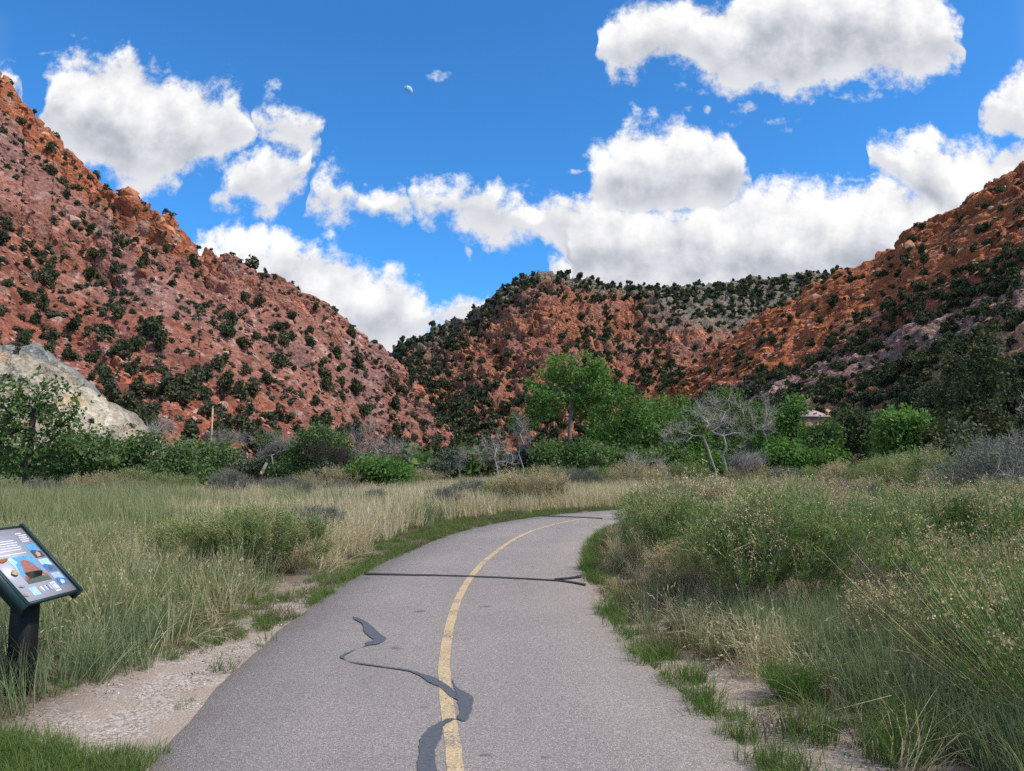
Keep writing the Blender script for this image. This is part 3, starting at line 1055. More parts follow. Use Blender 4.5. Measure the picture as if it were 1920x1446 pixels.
def shrub_parts(seed, h=1.0, spread=0.75, stems=220, per=14, leaf=(0.055, 0.006), tilt=0.95, base=0.22, heads=0.4, up=0.8, head_size=0.016, stem_w=0.006, lean=(0, 0), lo=0.35):
    """stems, narrow leaves and dry seed heads of a many-stemmed shrub"""
    rng = np.random.default_rng(seed)
    n = stems
    th = rng.uniform(0, 2 * math.pi, n)
    phi = tilt * np.sqrt(rng.uniform(0.0, 1, n))
    L = h * rng.uniform(0.7, 1.08, n) * (1 + 0.12 * np.sin(3 * th + seed))
    b0 = np.stack([np.cos(th), np.sin(th), 0 * th], 1) * (base * np.sqrt(rng.uniform(0, 1, n)))[:, None]
    out = np.stack([np.cos(th + rng.normal(0, .4, n)), np.sin(th + rng.normal(0, .4, n)), 0 * th], 1)

    def pos(s):
        s = np.asarray(s)
        o = out * (np.sin(phi) * L * spread * (1.25 * s - 0.25 * s ** 2))[:, None]
        z = np.cos(phi * (1 - 0.25 * s)) * L * s
        p = b0 + o + np.stack([lean[0] * s * s * L, lean[1] * s * s * L, z], 1)
        return p
    wig = rng.normal(0, 0.012, (n, 3))
    seg = 4
    side = unit(np.cross(out, np.array([0, 0, 1.0])) + 0.6 * rnd_dirs(n, rng))
    ts = np.linspace(0, 1, seg + 1)
    lv = []
    for k in ts:
        p = pos(np.full(n, k)) + wig * math.sin(k * 5)
        w = (stem_w * (1 - 0.65 * k) * 0.5)
        lv.append(np.stack([p - side * w, p + side * w], 1))
    SV = np.stack(lv, 1).reshape(-1, 3)
    b = (np.arange(n) * (seg + 1) * 2)[:, None] + (np.arange(seg) * 2)[None, :]
    SF = np.stack([b, b + 1, b + 3, b + 2], -1).reshape(-1, 4)
    SR, ST = np.repeat(rng.uniform(0, 1, n), (seg + 1) * 2), np.tile(np.repeat(ts, 2), n)
    # leaves
    LC, LA, LR, LTT = [], [], [], []
    for j in range(per):
        s = rng.uniform(lo, 1.0, n)
        p = pos(s)
        tan = unit(pos(np.minimum(s + 0.05, 1.05)) - p)
        d = unit(tan * up + rnd_dirs(n, rng) * 0.75 + np.array([0, 0, 0.15]))
        ln = leaf[0] * rng.uniform(0.6, 1.2, n)
        LA.append(d * ln[:, None] * 0.5)
        LC.append(p + d * ln[:, None] * 0.5 + rng.normal(0, 0.012, (n, 3)))
        LR.append(rng.uniform(0, 1, n)); LTT.append(s)
    LC, LA, LR, LTT = np.concatenate(LC), np.concatenate(LA), np.concatenate(LR), np.concatenate(LTT)
    B = unit(np.cross(LA, rnd_dirs(len(LA), rng))) * leaf[1] * 0.5
    LV, LF = leaf_quads(LC, LA, B)
    # seed heads
    HV = None
    if heads > 0:
        wt = np.clip(0.15 + np.sin(th * 2 + seed) + 0.5 * np.cos(th * 3 + 2 * seed), 0.02, None)
        k = rng.choice(n, int(n * heads), replace=False, p=wt / wt.sum())
        tip = pos(np.ones(n))[k]
        per_h = 9
        C = np.repeat(tip, per_h, 0) + rng.normal(0, 1, (len(k) * per_h, 3)) * np.array([0.022, 0.022, 0.014]) * (head_size / 0.016)
        A = unit(rnd_dirs(len(C), rng) + np.array([0, 0, 0.9])) * head_size * 0.7
        Bh = unit(np.cross(A, rnd_dirs(len(C), rng))) * head_size * 0.45
        HV, HF = leaf_quads(C, A, Bh)
    return (SV, SF, SR, ST), (LV, LF, np.repeat(LR, 4), np.repeat(LTT, 4)), (None if HV is None else (HV, HF, rng.uniform(0, 1, len(HV)), np.ones(len(HV))))


def tuft_parts(seed, h=1.05, rad=.68, tufts=80, shoots=14, per=8, leaf=(.05, .0065), shoot=(.20, .36), flower=.3, head_size=.013, low=.28, stem_w=.009, lobes=4, heads_per=5):
    """broom-like shrub: woody branches carry tufts of upright leafy shoots over a lumpy dome"""
    rng = np.random.default_rng(seed)
    # lumpy dome
    lc = np.stack([rng.normal(0, .38, lobes) * rad, rng.normal(0, .38, lobes) * rad, rng.uniform(.35, .55, lobes) * h], 1)
    lr = rng.uniform(.50, .72, lobes) * rad
    k = rng.integers(0, lobes, tufts)
    d = rnd_dirs(tufts, rng)
    d[:, 2] = np.abs(d[:, 2]) * rng.choice([1, 1, 1, -.5], tufts)
    P = lc[k] + unit(d) * lr[k][:, None] * np.array([1, 1, .75]) * (rng.uniform(.35, 1, (tufts, 1)) ** .5)
    P[:, 2] = np.clip(P[:, 2], low * h * rng.uniform(.5, 1, tufts), h * .80)
    tone = rng.uniform(0, 1, tufts)
    outv = unit(P * np.array([1, 1, 0]) + 1e-3)
    flow = rng.uniform(size=tufts) < flower * np.clip(.35 + 1.3 * P[:, 2] / h + .8 * np.sin(np.arctan2(P[:, 1], P[:, 0]) * 2 + seed), 0, 2)
    # branches from the root crown to each tuft
    seg, n = 4, tufts
    base = np.stack([rng.normal(0, .06, n), rng.normal(0, .06, n), np.zeros(n)], 1)
    sv, side = [], unit(np.cross(outv, np.array([0, 0, 1.0])) + .4 * rnd_dirs(n, rng))
    ts = np.linspace(0, 1, seg + 1)
    for q in ts:
        p = base + (P - base) * np.array([1, 1, 0]) * (q ** .85) + np.array([0, 0, 1.0]) * (P[:, 2:3] * q ** 1.15) + .012 * math.sin(q * 6) * rnd_dirs(n, rng)
        w = stem_w * (1 - .6 * q) * .5
        sv.append(np.stack([p - side * w, p + side * w], 1))
    SV = np.stack(sv, 1).reshape(-1, 3)
    b = (np.arange(n) * (seg + 1) * 2)[:, None] + (np.arange(seg) * 2)[None, :]
    SF = np.stack([b, b + 1, b + 3, b + 2], -1).reshape(-1, 4)
    SR = np.repeat(rng.uniform(0, .4, n), (seg + 1) * 2)
    ST = np.zeros(len(SV))
    # shoots
    m = tufts * shoots
    ti = np.repeat(np.arange(tufts), shoots)
    sd = unit(.55 * outv[ti] + np.array([0, 0, 1.0]) + .42 * rng.normal(size=(m, 3)))
    sl = rng.uniform(shoot[0], shoot[1], m)[:, None] * (.8 + .4 * tone[ti][:, None])
    s0 = P[ti] + rng.normal(0, .025, (m, 3))
    s1 = s0 + sd * sl
    s1[:, 2] = np.maximum(s1[:, 2], .02)
    sw = unit(np.cross(sd, rnd_dirs(m, rng))) * .0016
    V2 = np.stack([s0 - sw, s0 + sw, s1 + sw * .6, s1 - sw * .6], 1).reshape(-1, 3)
    F2 = np.arange(m * 4).reshape(m, 4) + len(SV)
    SV = np.concatenate([SV, V2]); SF = np.concatenate([SF, F2])
    SR = np.concatenate([SR, np.repeat(rng.uniform(.3, 1, m), 4)]); ST = np.concatenate([ST, np.ones(m * 4)])
    # leaves up the shoots
    L = m * per
    li = np.repeat(np.arange(m), per)
    f = np.tile(np.linspace(.08, .95, per), m)[:, None] + rng.uniform(-.06, .06, (L, 1))
    ld = unit(sd[li] * .95 + .65 * rng.normal(size=(L, 3)))
    ln = leaf[0] * rng.uniform(.6, 1.2, (L, 1))
    C = s0[li] + (s1 - s0)[li] * f + ld * ln * .5
    A = ld * ln * .5
    B = unit(np.cross(ld, rnd_dirs(L, rng))) * leaf[1] * .5
    keep = ~(flow[ti][li] & (f[:, 0] > .55))
    LV, LF = leaf_quads(C[keep], A[keep], B[keep])
    LR = (.6 * tone[ti][li] + .4 * rng.uniform(size=L))[keep]
    heads = None
    fs = np.where(flow[ti])[0]
    if len(fs):
        hi = np.repeat(fs, heads_per)
        C = s1[hi] - sd[hi] * rng.uniform(0, .05, (len(hi), 1)) + rng.normal(0, .011, (len(hi), 3))
        A = unit(rnd_dirs(len(hi), rng) + .8 * sd[hi]) * head_size * .6
        B = unit(np.cross(A, rnd_dirs(len(hi), rng))) * head_size * .42
        HV, HF = leaf_quads(C, A, B)
        heads = (HV, HF, np.repeat(.5 * tone[ti][hi] + .5 * rng.uniform(size=len(hi)), 4), np.ones(len(HV)))
    return (SV, SF, SR, ST), (LV, LF, np.repeat(LR, 4), np.repeat(f[keep, 0], 4)), heads


def shrub_proto(name, mats, tuft=False, **kw):
    res = []
    for nm, part, m in zip(('stems', 'leaves', 'seed_heads'), (tuft_parts if tuft else shrub_parts)(**kw), mats):
        if part is None:
            continue
        V, F, r, tt = part
        res.append((nm, make_mesh(name + '_' + nm, V, F, [m], False, {'rnd': ('POINT', 'FLOAT', r), 'tt': ('POINT', 'FLOAT', tt)})))
    return res


def place_shrub(name, proto, xy, scale, rz, label, cat, group, sz=1.0):
    root = obj(name, None, label=label, cat=cat, group=group)
    root.empty_display_size = 0.1
    z = gz([xy[0]], [xy[1]])[0]
    root.location = (float(xy[0]), float(xy[1]), float(z) - 0.02)
    root.rotation_euler = (0, 0, rz)
    root.scale = (scale, scale, scale * sz)
    for nm, me in proto:
        c = obj(nm, me, root)
        if nm != 'stems':
            c['kind'] = 'stuff'
    return root


# ---- trees: limbs reach out to points spread through the crown's lobes
def skeleton(trunk, lobes, n_attr, rng, step=0.5, jitter=0.18, shell=0.35):
    nodes = [np.array(p, float) for p in trunk]
    parent = [-1] + list(range(len(trunk) - 1))
    A = []
    wts = np.array([l[1][0] * l[1][1] * l[1][2] for l in lobes]) ** 0.8
    pick = rng.choice(len(lobes), n_attr, p=wts / wts.sum())
    for k in pick:
        c, r = np.array(lobes[k][0]), np.array(lobes[k][1])
        d = unit(rng.normal(size=3))
        A.append(c + d * r * rng.uniform(shell, 1.0) ** 0.6)
    A = np.array(A)
    top = nodes[-1]
    A = A[np.argsort(np.linalg.norm(A - top, axis=1) + 0.3 * rng.uniform(size=len(A)))]
    start = max(1, len(trunk) // 3)
    tips = []
    for a in A:
        N = np.array(nodes)
        d = np.linalg.norm(N - a, axis=1) + 0.55 * np.maximum(0, N[:, 2] - a[2])   # prefer to grow upward
        d[:start] += 50
        k = int(d.argmin())
        dist = np.linalg.norm(N[k] - a)
        m = max(1, int(dist / step))
        last = k
        bow = rng.normal(0, jitter * dist, 3) * 0.5
        bow[2] -= 0.10 * dist
        for j in range(1, m + 1):
            f = j / m
            p = N[k] + (a - N[k]) * f + bow * math.sin(f * math.pi) + rng.normal(0, jitter * 0.25 * step, 3) * (j < m)
            nodes.append(p); parent.append(last); last = len(nodes) - 1
        tips.append(last)
    return np.array(nodes), np.array(parent), tips


def limbs_mesh(name, nodes, parent, r_tip, r_trunk, m, power=0.5, min_r=0.0, sides=(7, 5, 3)):
    n = len(nodes)
    cnt = np.zeros(n)
    haskid = np.zeros(n, bool)
    haskid[parent[parent >= 0]] = True
    cnt[~haskid] = 1
    for i in range(n - 1, 0, -1):
        cnt[parent[i]] += cnt[i]
    r = r_tip * cnt ** power
    r *= 1.0
    if r[0] > 0:
        r = r_tip + (r - r_tip) * (r_trunk - r_tip) / max(r[0] - r_tip, 1e-6)
    kids = [[] for _ in range(n)]
    for i in range(1, n):
        kids[parent[i]].append(i)
    mb = MB()
    stack = [(0, None)]
    while stack:
        s, par = stack.pop()
        chain = [s] if par is None else [par, s]
        cur = s
        while kids[cur]:
            ks = sorted(kids[cur], key=lambda q: -cnt[q])
            for q in ks[1:]:
                stack.append((q, cur))
            cur = ks[0]
            chain.append(cur)
        if len(chain) < 2:
            continue
        rr = r[chain].copy()
        if par is not None:
            rr[0] = min(rr[0], rr[1] * 1.25)
        rr[-1] *= 0.5
        sd = sides[0] if rr[0] > 0.05 else (sides[1] if rr[0] > 0.018 else sides[2])
        mb.tube(nodes[chain], np.maximum(rr, min_r), sd, cap=False)
    return mb.mesh(name, [m], True)


def twig_mesh(name, nodes, parent, tips, rng, m, n_each=6, ln=0.5, r=0.006, up=0.35):
    """fine dead twigs: thin three-sided spikes with one kink"""
    k = np.repeat(np.array(tips), n_each)
    n = len(k)
    f = rng.uniform(0, 1, (n, 1))
    P0 = nodes[k] * f + nodes[np.maximum(parent[k], 0)] * (1 - f)
    d0 = unit(unit(nodes[k] - nodes[np.maximum(parent[k], 0)]) + 1.1 * rnd_dirs(n, rng) + np.array([0, 0, up]))
    L = ln * rng.uniform(0.35, 1.1, (n, 1))
    P1 = P0 + d0 * L * 0.5
    d1 = unit(d0 + 0.7 * rnd_dirs(n, rng) + np.array([0, 0, up * 0.5]))
    P2 = P1 + d1 * L * 0.5
    a = unit(np.cross(d0, rnd_dirs(n, rng)))
    b = np.cross(d0, a)
    rings = []
    for P, q in ((P0, 1.0), (P1, 0.7)):
        rings.append(np.stack([P + r * q * a, P + r * q * (-0.5 * a + 0.87 * b), P + r * q * (-0.5 * a - 0.87 * b)], 1))
    V = np.concatenate([np.stack(rings, 1).reshape(n, 6, 3), P2[:, None, :]], 1).reshape(-1, 3)
    o = (np.arange(n) * 7)[:, None]
    F4 = np.concatenate([o + np.array([[0, 1, 4, 3]]), o + np.array([[1, 2, 5, 4]]), o + np.array([[2, 0, 3, 5]])])
    F3 = np.concatenate([o + np.array([[3, 4, 6]]), o + np.array([[4, 5, 6]]), o + np.array([[5, 3, 6]])])
    return make_mesh(name, V, [tuple(x) for x in F4] + [tuple(x) for x in F3], [m])


def crown_mesh(name, nodes, tips, rng, m, per=40, spread=0.45, size=0.16, flat=0.75, long=1.3, clump=0.6):
    C = np.repeat(nodes[np.array(tips)], per, 0)
    g = rng.normal(0, 1, C.shape) * np.array([spread, spread, spread * flat])
    C = C + g
    tone = np.repeat(rng.uniform(0, 1, len(tips)), per) * clump + (1 - clump) * rng.uniform(0, 1, len(C))
    return leaf_mesh(name, C, size, m, rng, long, up=np.array([0, 0, 0.15]), rnd=tone)


# ---- plant materials
G_COTTON = leafy('cottonwood_leaf', [(0.0, (.060, .130, .028)), (0.5, (.120, .235, .050)), (1.0, (.220, .340, .100))], trans=0.42, vary=0.2)
G_WILLOW = leafy('willow_leaf', [(0.0, (.055, .105, .030)), (0.5, (.105, .180, .052)), (1.0, (.200, .265, .105))], trans=0.38, vary=0.25)
G_OLIVE = leafy('grey_green_leaf', [(0.0, (.060, .082, .052)), (0.5, (.105, .130, .085)), (1.0, (.165, .180, .120))], trans=0.3, vary=0.3)
G_JUNIPER = leafy('juniper_needle', [(0.0, (.034, .046, .022)), (0.5, (.066, .080, .040)), (1.0, (.125, .132, .072))], trans=0.22, vary=0.4)
G_PINE = leafy('pine_needle', [(0.0, (.035, .048, .020)), (0.5, (.070, .086, .036)), (1.0, (.140, .145, .068))], trans=0.2, vary=0.2)
G_SCRUB = leafy('hill_scrub_leaf', [(0.0, (.045, .060, .030)), (0.5, (.085, .100, .058)), (1.0, (.15, .15, .10))], trans=0.2, vary=0.5)
G_BRUSH = leafy('rabbitbrush_leaf', [(0.0, (.042, .108, .019)), (0.35, (.092, .185, .038)), (0.7, (.185, .280, .073)), (1.0, (.36, .40, .17))], trans=0.32, vary=0.35)
G_BRUSH_DRY = leafy('dry_rabbitbrush_leaf', [(0.0, (.110, .130, .055)), (0.4, (.210, .205, .105)), (0.75, (.345, .300, .175)), (1.0, (.50, .42, .27))], trans=0.3, vary=0.4)
G_STEM = leafy('brush_stem', [(0.0, (.15, .135, .08)), (0.5, (.33, .29, .165)), (1.0, (.50, .43, .26))], trans=0.1, vary=0.2)
G_HEAD = leafy('dry_seed_head', [(0.0, (.36, .25, .13)), (0.5, (.55, .41, .23)), (1.0, (.70, .57, .37))], trans=0.25, vary=0.3)
G_SAGE = leafy('sagebrush_leaf', [(0.0, (.080, .098, .068)), (0.5, (.140, .155, .112)), (1.0, (.225, .23, .175))], trans=0.2, vary=0.35)
G_TALL = leafy('tall_green_grass', [(0.0, (.105, .155, .055)), (0.4, (.200, .255, .098)), (0.8, (.33, .345, .170)), (1.0, (.54, .49, .30))], tip=((.37, .36, .19), 0.55, 1.1), trans=0.38, vary=0.2)
G_BLUE = leafy('blue_green_grass', [(0.0, (.080, .140, .058)), (0.45, (.160, .230, .102)), (0.8, (.27, .31, .165)), (1.0, (.50, .46, .29))], tip=((.38, .37, .22), 0.7, 1.2), trans=0.40, vary=0.2)
G_STRAW = leafy('straw_grass', [(0.0, (.28, .235, .12)), (0.4, (.49, .41, .24)), (0.75, (.62, .53, .35)), (1.0, (.75, .67, .48))], trans=0.3, vary=0.2)
G_TURF = leafy('short_green_grass', [(0.0, (.060, .120, .026)), (0.5, (.115, .190, .042)), (1.0, (.21, .265, .085))], tip=((.27, .26, .12), 0.75, 1.2), trans=0.38, vary=0.4)
G_WEED = leafy('brown_weed', [(0.0, (.11, .075, .050)), (0.5, (.17, .125, .080)), (1.0, (.19, .19, .10))], trans=0.2, vary=0.5)
BARK = plain('grey_bark', (.20, .17, .14), 0.95, 0.35, 9)
BARK_DARK = plain('dark_bark', (.055, .045, .037), 0.95, 0.4, 9)
BARK_DEAD = plain('bleached_dead_wood', (.34, .305, .27), 0.9, 0.35, 7)
BARK_GREY = plain('weathered_grey_twig', (.26, .235, .215), 0.9, 0.3, 7)

# ------------------------------------------------------------------ junipers, scrub and loose rock on the hills
def juniper_proto(seed, n=330, m=None, size=0.36, squat=1.0):
    rng = np.random.default_rng(seed)
    lobes = rng.integers(3, 6)
    C = []
    for k in range(lobes):
        c = np.array([rng.normal(0, .55), rng.normal(0, .55), 1.25 * squat + rng.normal(0, .35)])
        if k == 0:
            c = np.array([0, 0, 1.9 * squat])
        r = rng.uniform(.65, 1.05)
        d = rnd_dirs(n // lobes, rng) * (rng.uniform(0.25, 1, (n // lobes, 1)) ** 0.5)
        C.append(c + d * r * np.array([1.0, 1.0, 1.1 * squat]))
    C = np.concatenate(C)
    C[:, 2] = np.maximum(C[:, 2], 0.1)
    me = leaf_mesh(f'juniper_{seed}', C, size, m or G_JUNIPER, rng, 1.5, up=np.array([0, 0, .5]))
    V = np.zeros(len(me.vertices) * 3, np.float32); me.vertices.foreach_get('co', V)
    r = np.zeros(len(me.vertices), np.float32); me.attributes['rnd'].data.foreach_get('value', r)
    tb = MB()
    tb.tube([(0, 0, -.9), (.06, .03, .3), (.0, .05, 1.0), (.05, 0, 1.7)], [.15, .11, .08, .04], 5, cap=False)
    for q in range(3):
        tb.tube([(0, 0, .1 + .2 * q), tuple(C[q * 7] * .6), tuple(C[q * 7])], [.07, .05, .02], 4, cap=False)
    tv = np.concatenate(tb.V)
    n0, nq = len(V) // 3, len(V) // 12
    F = np.concatenate([np.arange(n0).reshape(-1, 4), np.array(tb.F) + n0])
    return make_mesh(f'juniper_bush_{seed}', np.concatenate([V.reshape(-1, 3), tv]), F, [m or G_JUNIPER, BARK_DARK], False,
                     {'rnd': ('POINT', 'FLOAT', np.concatenate([r, np.zeros(len(tv))])), 'tt': ('POINT', 'FLOAT', np.zeros(n0 + len(tv)))}, midx=[0] * nq + [1] * len(tb.F))


def rock_proto(seed, m, flat=0.65):
    rng = np.random.default_rng(seed)
    d = rnd_dirs(16, rng)
    d[:6] = [[1, 0, 0], [-1, 0, 0], [0, 1, 0], [0, -1, 0], [0, 0, 1], [0, 0, -1]]
    d = unit(d + rng.normal(0, .18, d.shape)) * rng.uniform(.75, 1.1, (len(d), 1)) * np.array([1.0, rng.uniform(.6, .9), flat])
    import bmesh
    bm = bmesh.new()
    for v in d:
        bm.verts.new(v)
    bmesh.ops.convex_hull(bm, input=bm.verts)
    for v in [v for v in bm.verts if not v.link_faces]:
        bm.verts.remove(v)
    me = bpy.data.meshes.new(f'rock_{seed}')
    bm.to_mesh(me); bm.free()
    me.materials.append(m)
    return me


def rock_stone_material(name, stops):
    m, t, bs = mat(name)
    oi = t.new('ShaderNodeObjectInfo').outputs['Random']
    pos = t.new('ShaderNodeNewGeometry').outputs['Position']
    k = t.m('MULTIPLY_ADD', t.noise(pos, 1.6, 5, 0.65), 0.9, 0.55)
    t.link(t.mix(1.0, t.ramp(oi, stops), t.xyz(k, k, k), 'MULTIPLY'), bs.inputs['Base Color'])
    return m


M_STONE = rock_stone_material('loose_red_stone', [(0.0, (.25, .085, .055)), (0.35, (.33, .155, .115)), (0.65, (.36, .18, .14)), (0.92, (.44, .28, .235)), (1.0, (.40, .15, .07))])
M_STONE_O = rock_stone_material('loose_orange_stone', [(0.0, (.34, .115, .05)), (0.5, (.45, .18, .085)), (1.0, (.52, .27, .15))])
JUN = [juniper_proto(100 + k, squat=(1.0, .75, 1.25)[k % 3]) for k in range(12)]
JUN_FAR = [juniper_proto(200 + k, n=120, size=0.62, squat=(.8, .65, 1.0)[k % 3]) for k in range(6)]
SCRUB = [juniper_proto(300 + k, n=90, m=G_SCRUB, size=0.5, squat=.6) for k in range(5)]
OAK = [juniper_proto(320 + k, n=240, m=G_PINE, size=0.42, squat=.75) for k in range(4)]
ROCKS = [rock_proto(400 + k, M_STONE) for k in range(8)]
ROCKS_O = [rock_proto(420 + k, M_STONE_O, .8) for k in range(6)]


def sample_hill(hn, n, dens, rng, vmin=0.02, vmax=1.0):
    """points on a hill's visible side, thinned by dens(px, py, v)"""
    H = HILLS[hn]
    got, tries = [], 0
    out_p, out_px, out_n = [], [], []
    while sum(len(x) for x in out_p) < n and tries < 60:
        tries += 1
        u = rng.integers(2, H['nu'] - 2, 6000)
        v = rng.integers(int(vmin * H['nv']), max(int(vmax * H['nv']), 2), 6000)
        px, py = H['px'][u, v], H['py'][u, v]
        ok = (px > -420) & (px < 2300)
        d = dens(px, py, H['v'][v], H['X'][u, v])
        ok &= rng.uniform(size=len(u)) < d
        out_p.append(H['X'][u, v][ok]); out_px.append(np.stack([px, py], 1)[ok]); out_n.append(H['N'][u, v][ok])
    return np.concatenate(out_p)[:n], np.concatenate(out_px)[:n], np.concatenate(out_n)[:n]


def clus(X, s, seed):
    return fbm(X / s, 3, 0.5, seed)


def dens_left(px, py, v, X):
    d = 0.28 + 0.4 * sstep(clus(X, 16, 61), -0.1, 0.5)
    d *= 1 - 0.65 * sstep(v, .93, .99)
    return np.clip(d, 0, 1)


def dens_mid(px, py, v, X):
    c = clus(X, 30, 62)
    face = 0.10 + 0.5 * sstep(c, -0.05, 0.4)
    top = sstep(v, 0.80, 0.92)
    leftside = sstep(925 - px - (py - 600) * 0.75, -10, 50)
    low = sstep(py, 700, 760) * sstep(c, -0.4, 0.1)
    grey = sstep(px, 1130, 1250) * sstep(655 - py, 0, 60) * 0.75
    gully = np.exp(-((px - 1230 - (py - 650) * 0.25) / 28) ** 2) * 0.8
    return np.clip(np.maximum.reduce([face, top, leftside, low, grey, gully]), 0, 1)


def dens_right(px, py, v, X):
    c = clus(X, 14, 63)
    left = sstep(1600 - px, 0, 150)
    w = v + 0.05 * c
    orange = sstep(w, 0.70 - 0.08 * left, 0.75 - 0.08 * left)
    gap = np.exp(-((w - (0.66 - 0.08 * left)) / 0.05) ** 2)
    lowv = sstep(0.50 - w, 0, 0.08) * (0.3 + 0.7 * sstep(c, -0.4, 0.0))
    base = 0.16 + 0.45 * sstep(c, -0.05, 0.4)
    d = np.where(orange > 0.5, base * 0.45, base)
    return np.clip(np.maximum.reduce([d, gap, lowv * (1 - 0.35 * sstep(px, 1720, 1850) * sstep(v, .2, .3))]), 0, 1)


def vert_scatter(n, rng, tilt=0.08):
    return np.stack([rng.normal(0, tilt, n), rng.normal(0, tilt, n), rng.uniform(0, 6.28, n)], 1)


def hill_plants():
    rng = np.random.default_rng(5)
    PL, QL, _ = sample_hill('left_hillside', 1020, dens_left, rng)
    SL = (.30 + 1.0 * rng.uniform(0, 1, len(PL)) ** 2.0) * (1 + 0.25 * sstep(QL[:, 1], 550, 800))
    PR, QR, _ = sample_hill('right_hillside', 2700, dens_right, rng)
    SR = rng.uniform(0.6, 1.5, len(PR))
    # a few that show against the sky on the left ridge
    for a, b, s in [(475, 490, 1.6), (92, 268, 1.0), (175, 338, 1.0), (300, 408, .8), (520, 522, .7), (560, 545, .7), (630, 584, .7), (440, 480, .6), (705, 640, .9), (365, 478, .7), (50, 210, .7)]:
        H = HILLS['left_hillside']
        u = np.abs(H['px'][:, H['nv'] - 1] - a).argmin()
        p = H['X'][u, H['nv'] - 1] - np.array([0, 0, .55 * s])
        PL = np.concatenate([PL, [p]]); SL = np.concatenate([SL, [s]])
    allP = np.concatenate([PL, PR]); allS = np.concatenate([SL, SR])
    side = np.concatenate([np.zeros(len(PL), int), np.ones(len(PR), int)])
    show = allS / allP[:, 1]
    ax = to_px(allP)[0]
    show = np.where((ax > -20) & (ax < 1940), show, 0)
    order = np.argsort(-show)
    big = np.zeros(len(allP), bool)
    nl = nr = 0
    for k in order:
        if side[k] == 0 and nl < 210:
            big[k] = True; nl += 1
        elif side[k] == 1 and nr < 85:
            big[k] = True; nr += 1
    for k in np.where(big)[0]:
        o = obj('juniper', JUN[k % len(JUN)], loc=allP[k] - np.array([0, 0, 0.15 * allS[k]]))
        s = float(allS[k])
        o.scale = (s * float(rng.uniform(.8, 1.15)), s * float(rng.uniform(.8, 1.15)), s * float(rng.uniform(.85, 1.2)))
        o.rotation_euler = (0, 0, float(rng.uniform(0, 6.28)))
        size = 'large bushy' if s > 1.1 else ('mid sized' if s > .85 else 'small')
        zf = allP[k][2]
        if side[k] == 0:
            a = to_px(allP[k][None])[0][0]
            where = 'low' if zf < 14 else ('halfway up' if zf < 38 else 'high')
            near = 'above the pale grey bank' if a < 250 else ('behind the pole' if a < 560 else 'towards the canyon mouth')
            tag(o, f'{size} dark juniper {where} on the red slope {near}', 'juniper', f'{size} junipers {where} on the red slope {near}')
        else:
            v_ = ('under the pines ' if to_px(allP[k][None])[0][0] > 1700 else 'behind the pink roof ') + 'at the foot' if zf <= 32 else 'on the orange ridge rock' if zf > 62 else 'among the purple rock bands'
            tag(o, f'{size} dark juniper {v_} of the banded slope', 'juniper', f'{size} junipers {v_} of the banded slope')
    rest = ~big
    n = rest.sum()
    scatter('distant_junipers', JUN[:8] + OAK, allP[rest] - np.array([0, 0, .1]), vert_scatter(n, rng), allS[rest], rng.integers(0, 12, n), 'dark juniper cover too thick to count on the two near slopes')
    PM, QM, _ = sample_hill('far_hillside', 8800, dens_mid, rng)
    n = len(PM)
    s = rng.uniform(.8, 2.0, n) * np.where(QM[:, 1] > 690, 1.2, 1.0)
    scatter('far_juniper_cover', JUN_FAR, PM - np.array([0, 0, .2]), vert_scatter(n, rng), s, rng.integers(0, len(JUN_FAR), n), 'dark wood of junipers over the far canyon hill')
    # grey-green scrub
    for hn, cnt, dn, sc in (('left_hillside', 1850, lambda px, py, v, X: 0.25 + 0.6 * sstep(clus(X, 10, 66), 0, .4), (.35, .8)), ('right_hillside', 1500, lambda px, py, v, X: np.clip(dens_right(px, py, v, X) * 0.8 + 0.1, 0, 1), (.5, 1.2)), ('far_hillside', 1500, lambda px, py, v, X: 0.3 + 0 * v, (.6, 1.2)),
                           ('pale_hillside', 120, lambda px, py, v, X: 0.1 + 0.8 * sstep(0.3 - v, 0, .2), (.2, .5))):
        P, Q, _ = sample_hill(hn, cnt, dn, rng)
        n = len(P)
        scatter({'left_hillside': 'slope_scrub', 'right_hillside': 'bank_scrub', 'far_hillside': 'canyon_scrub', 'pale_hillside': 'pale_slope_scrub'}[hn], SCRUB, P - np.array([0, 0, .1]), vert_scatter(n, rng), rng.uniform(sc[0], sc[1], n), rng.integers(0, len(SCRUB), n),
                {'left_hillside': 'grey green scrub tufts between the rocks of the red slope', 'right_hillside': 'grey green oak scrub on the banded slope', 'far_hillside': 'low scrub on the far canyon hill', 'pale_hillside': 'sparse scrub on the pale grey slope'}[hn])


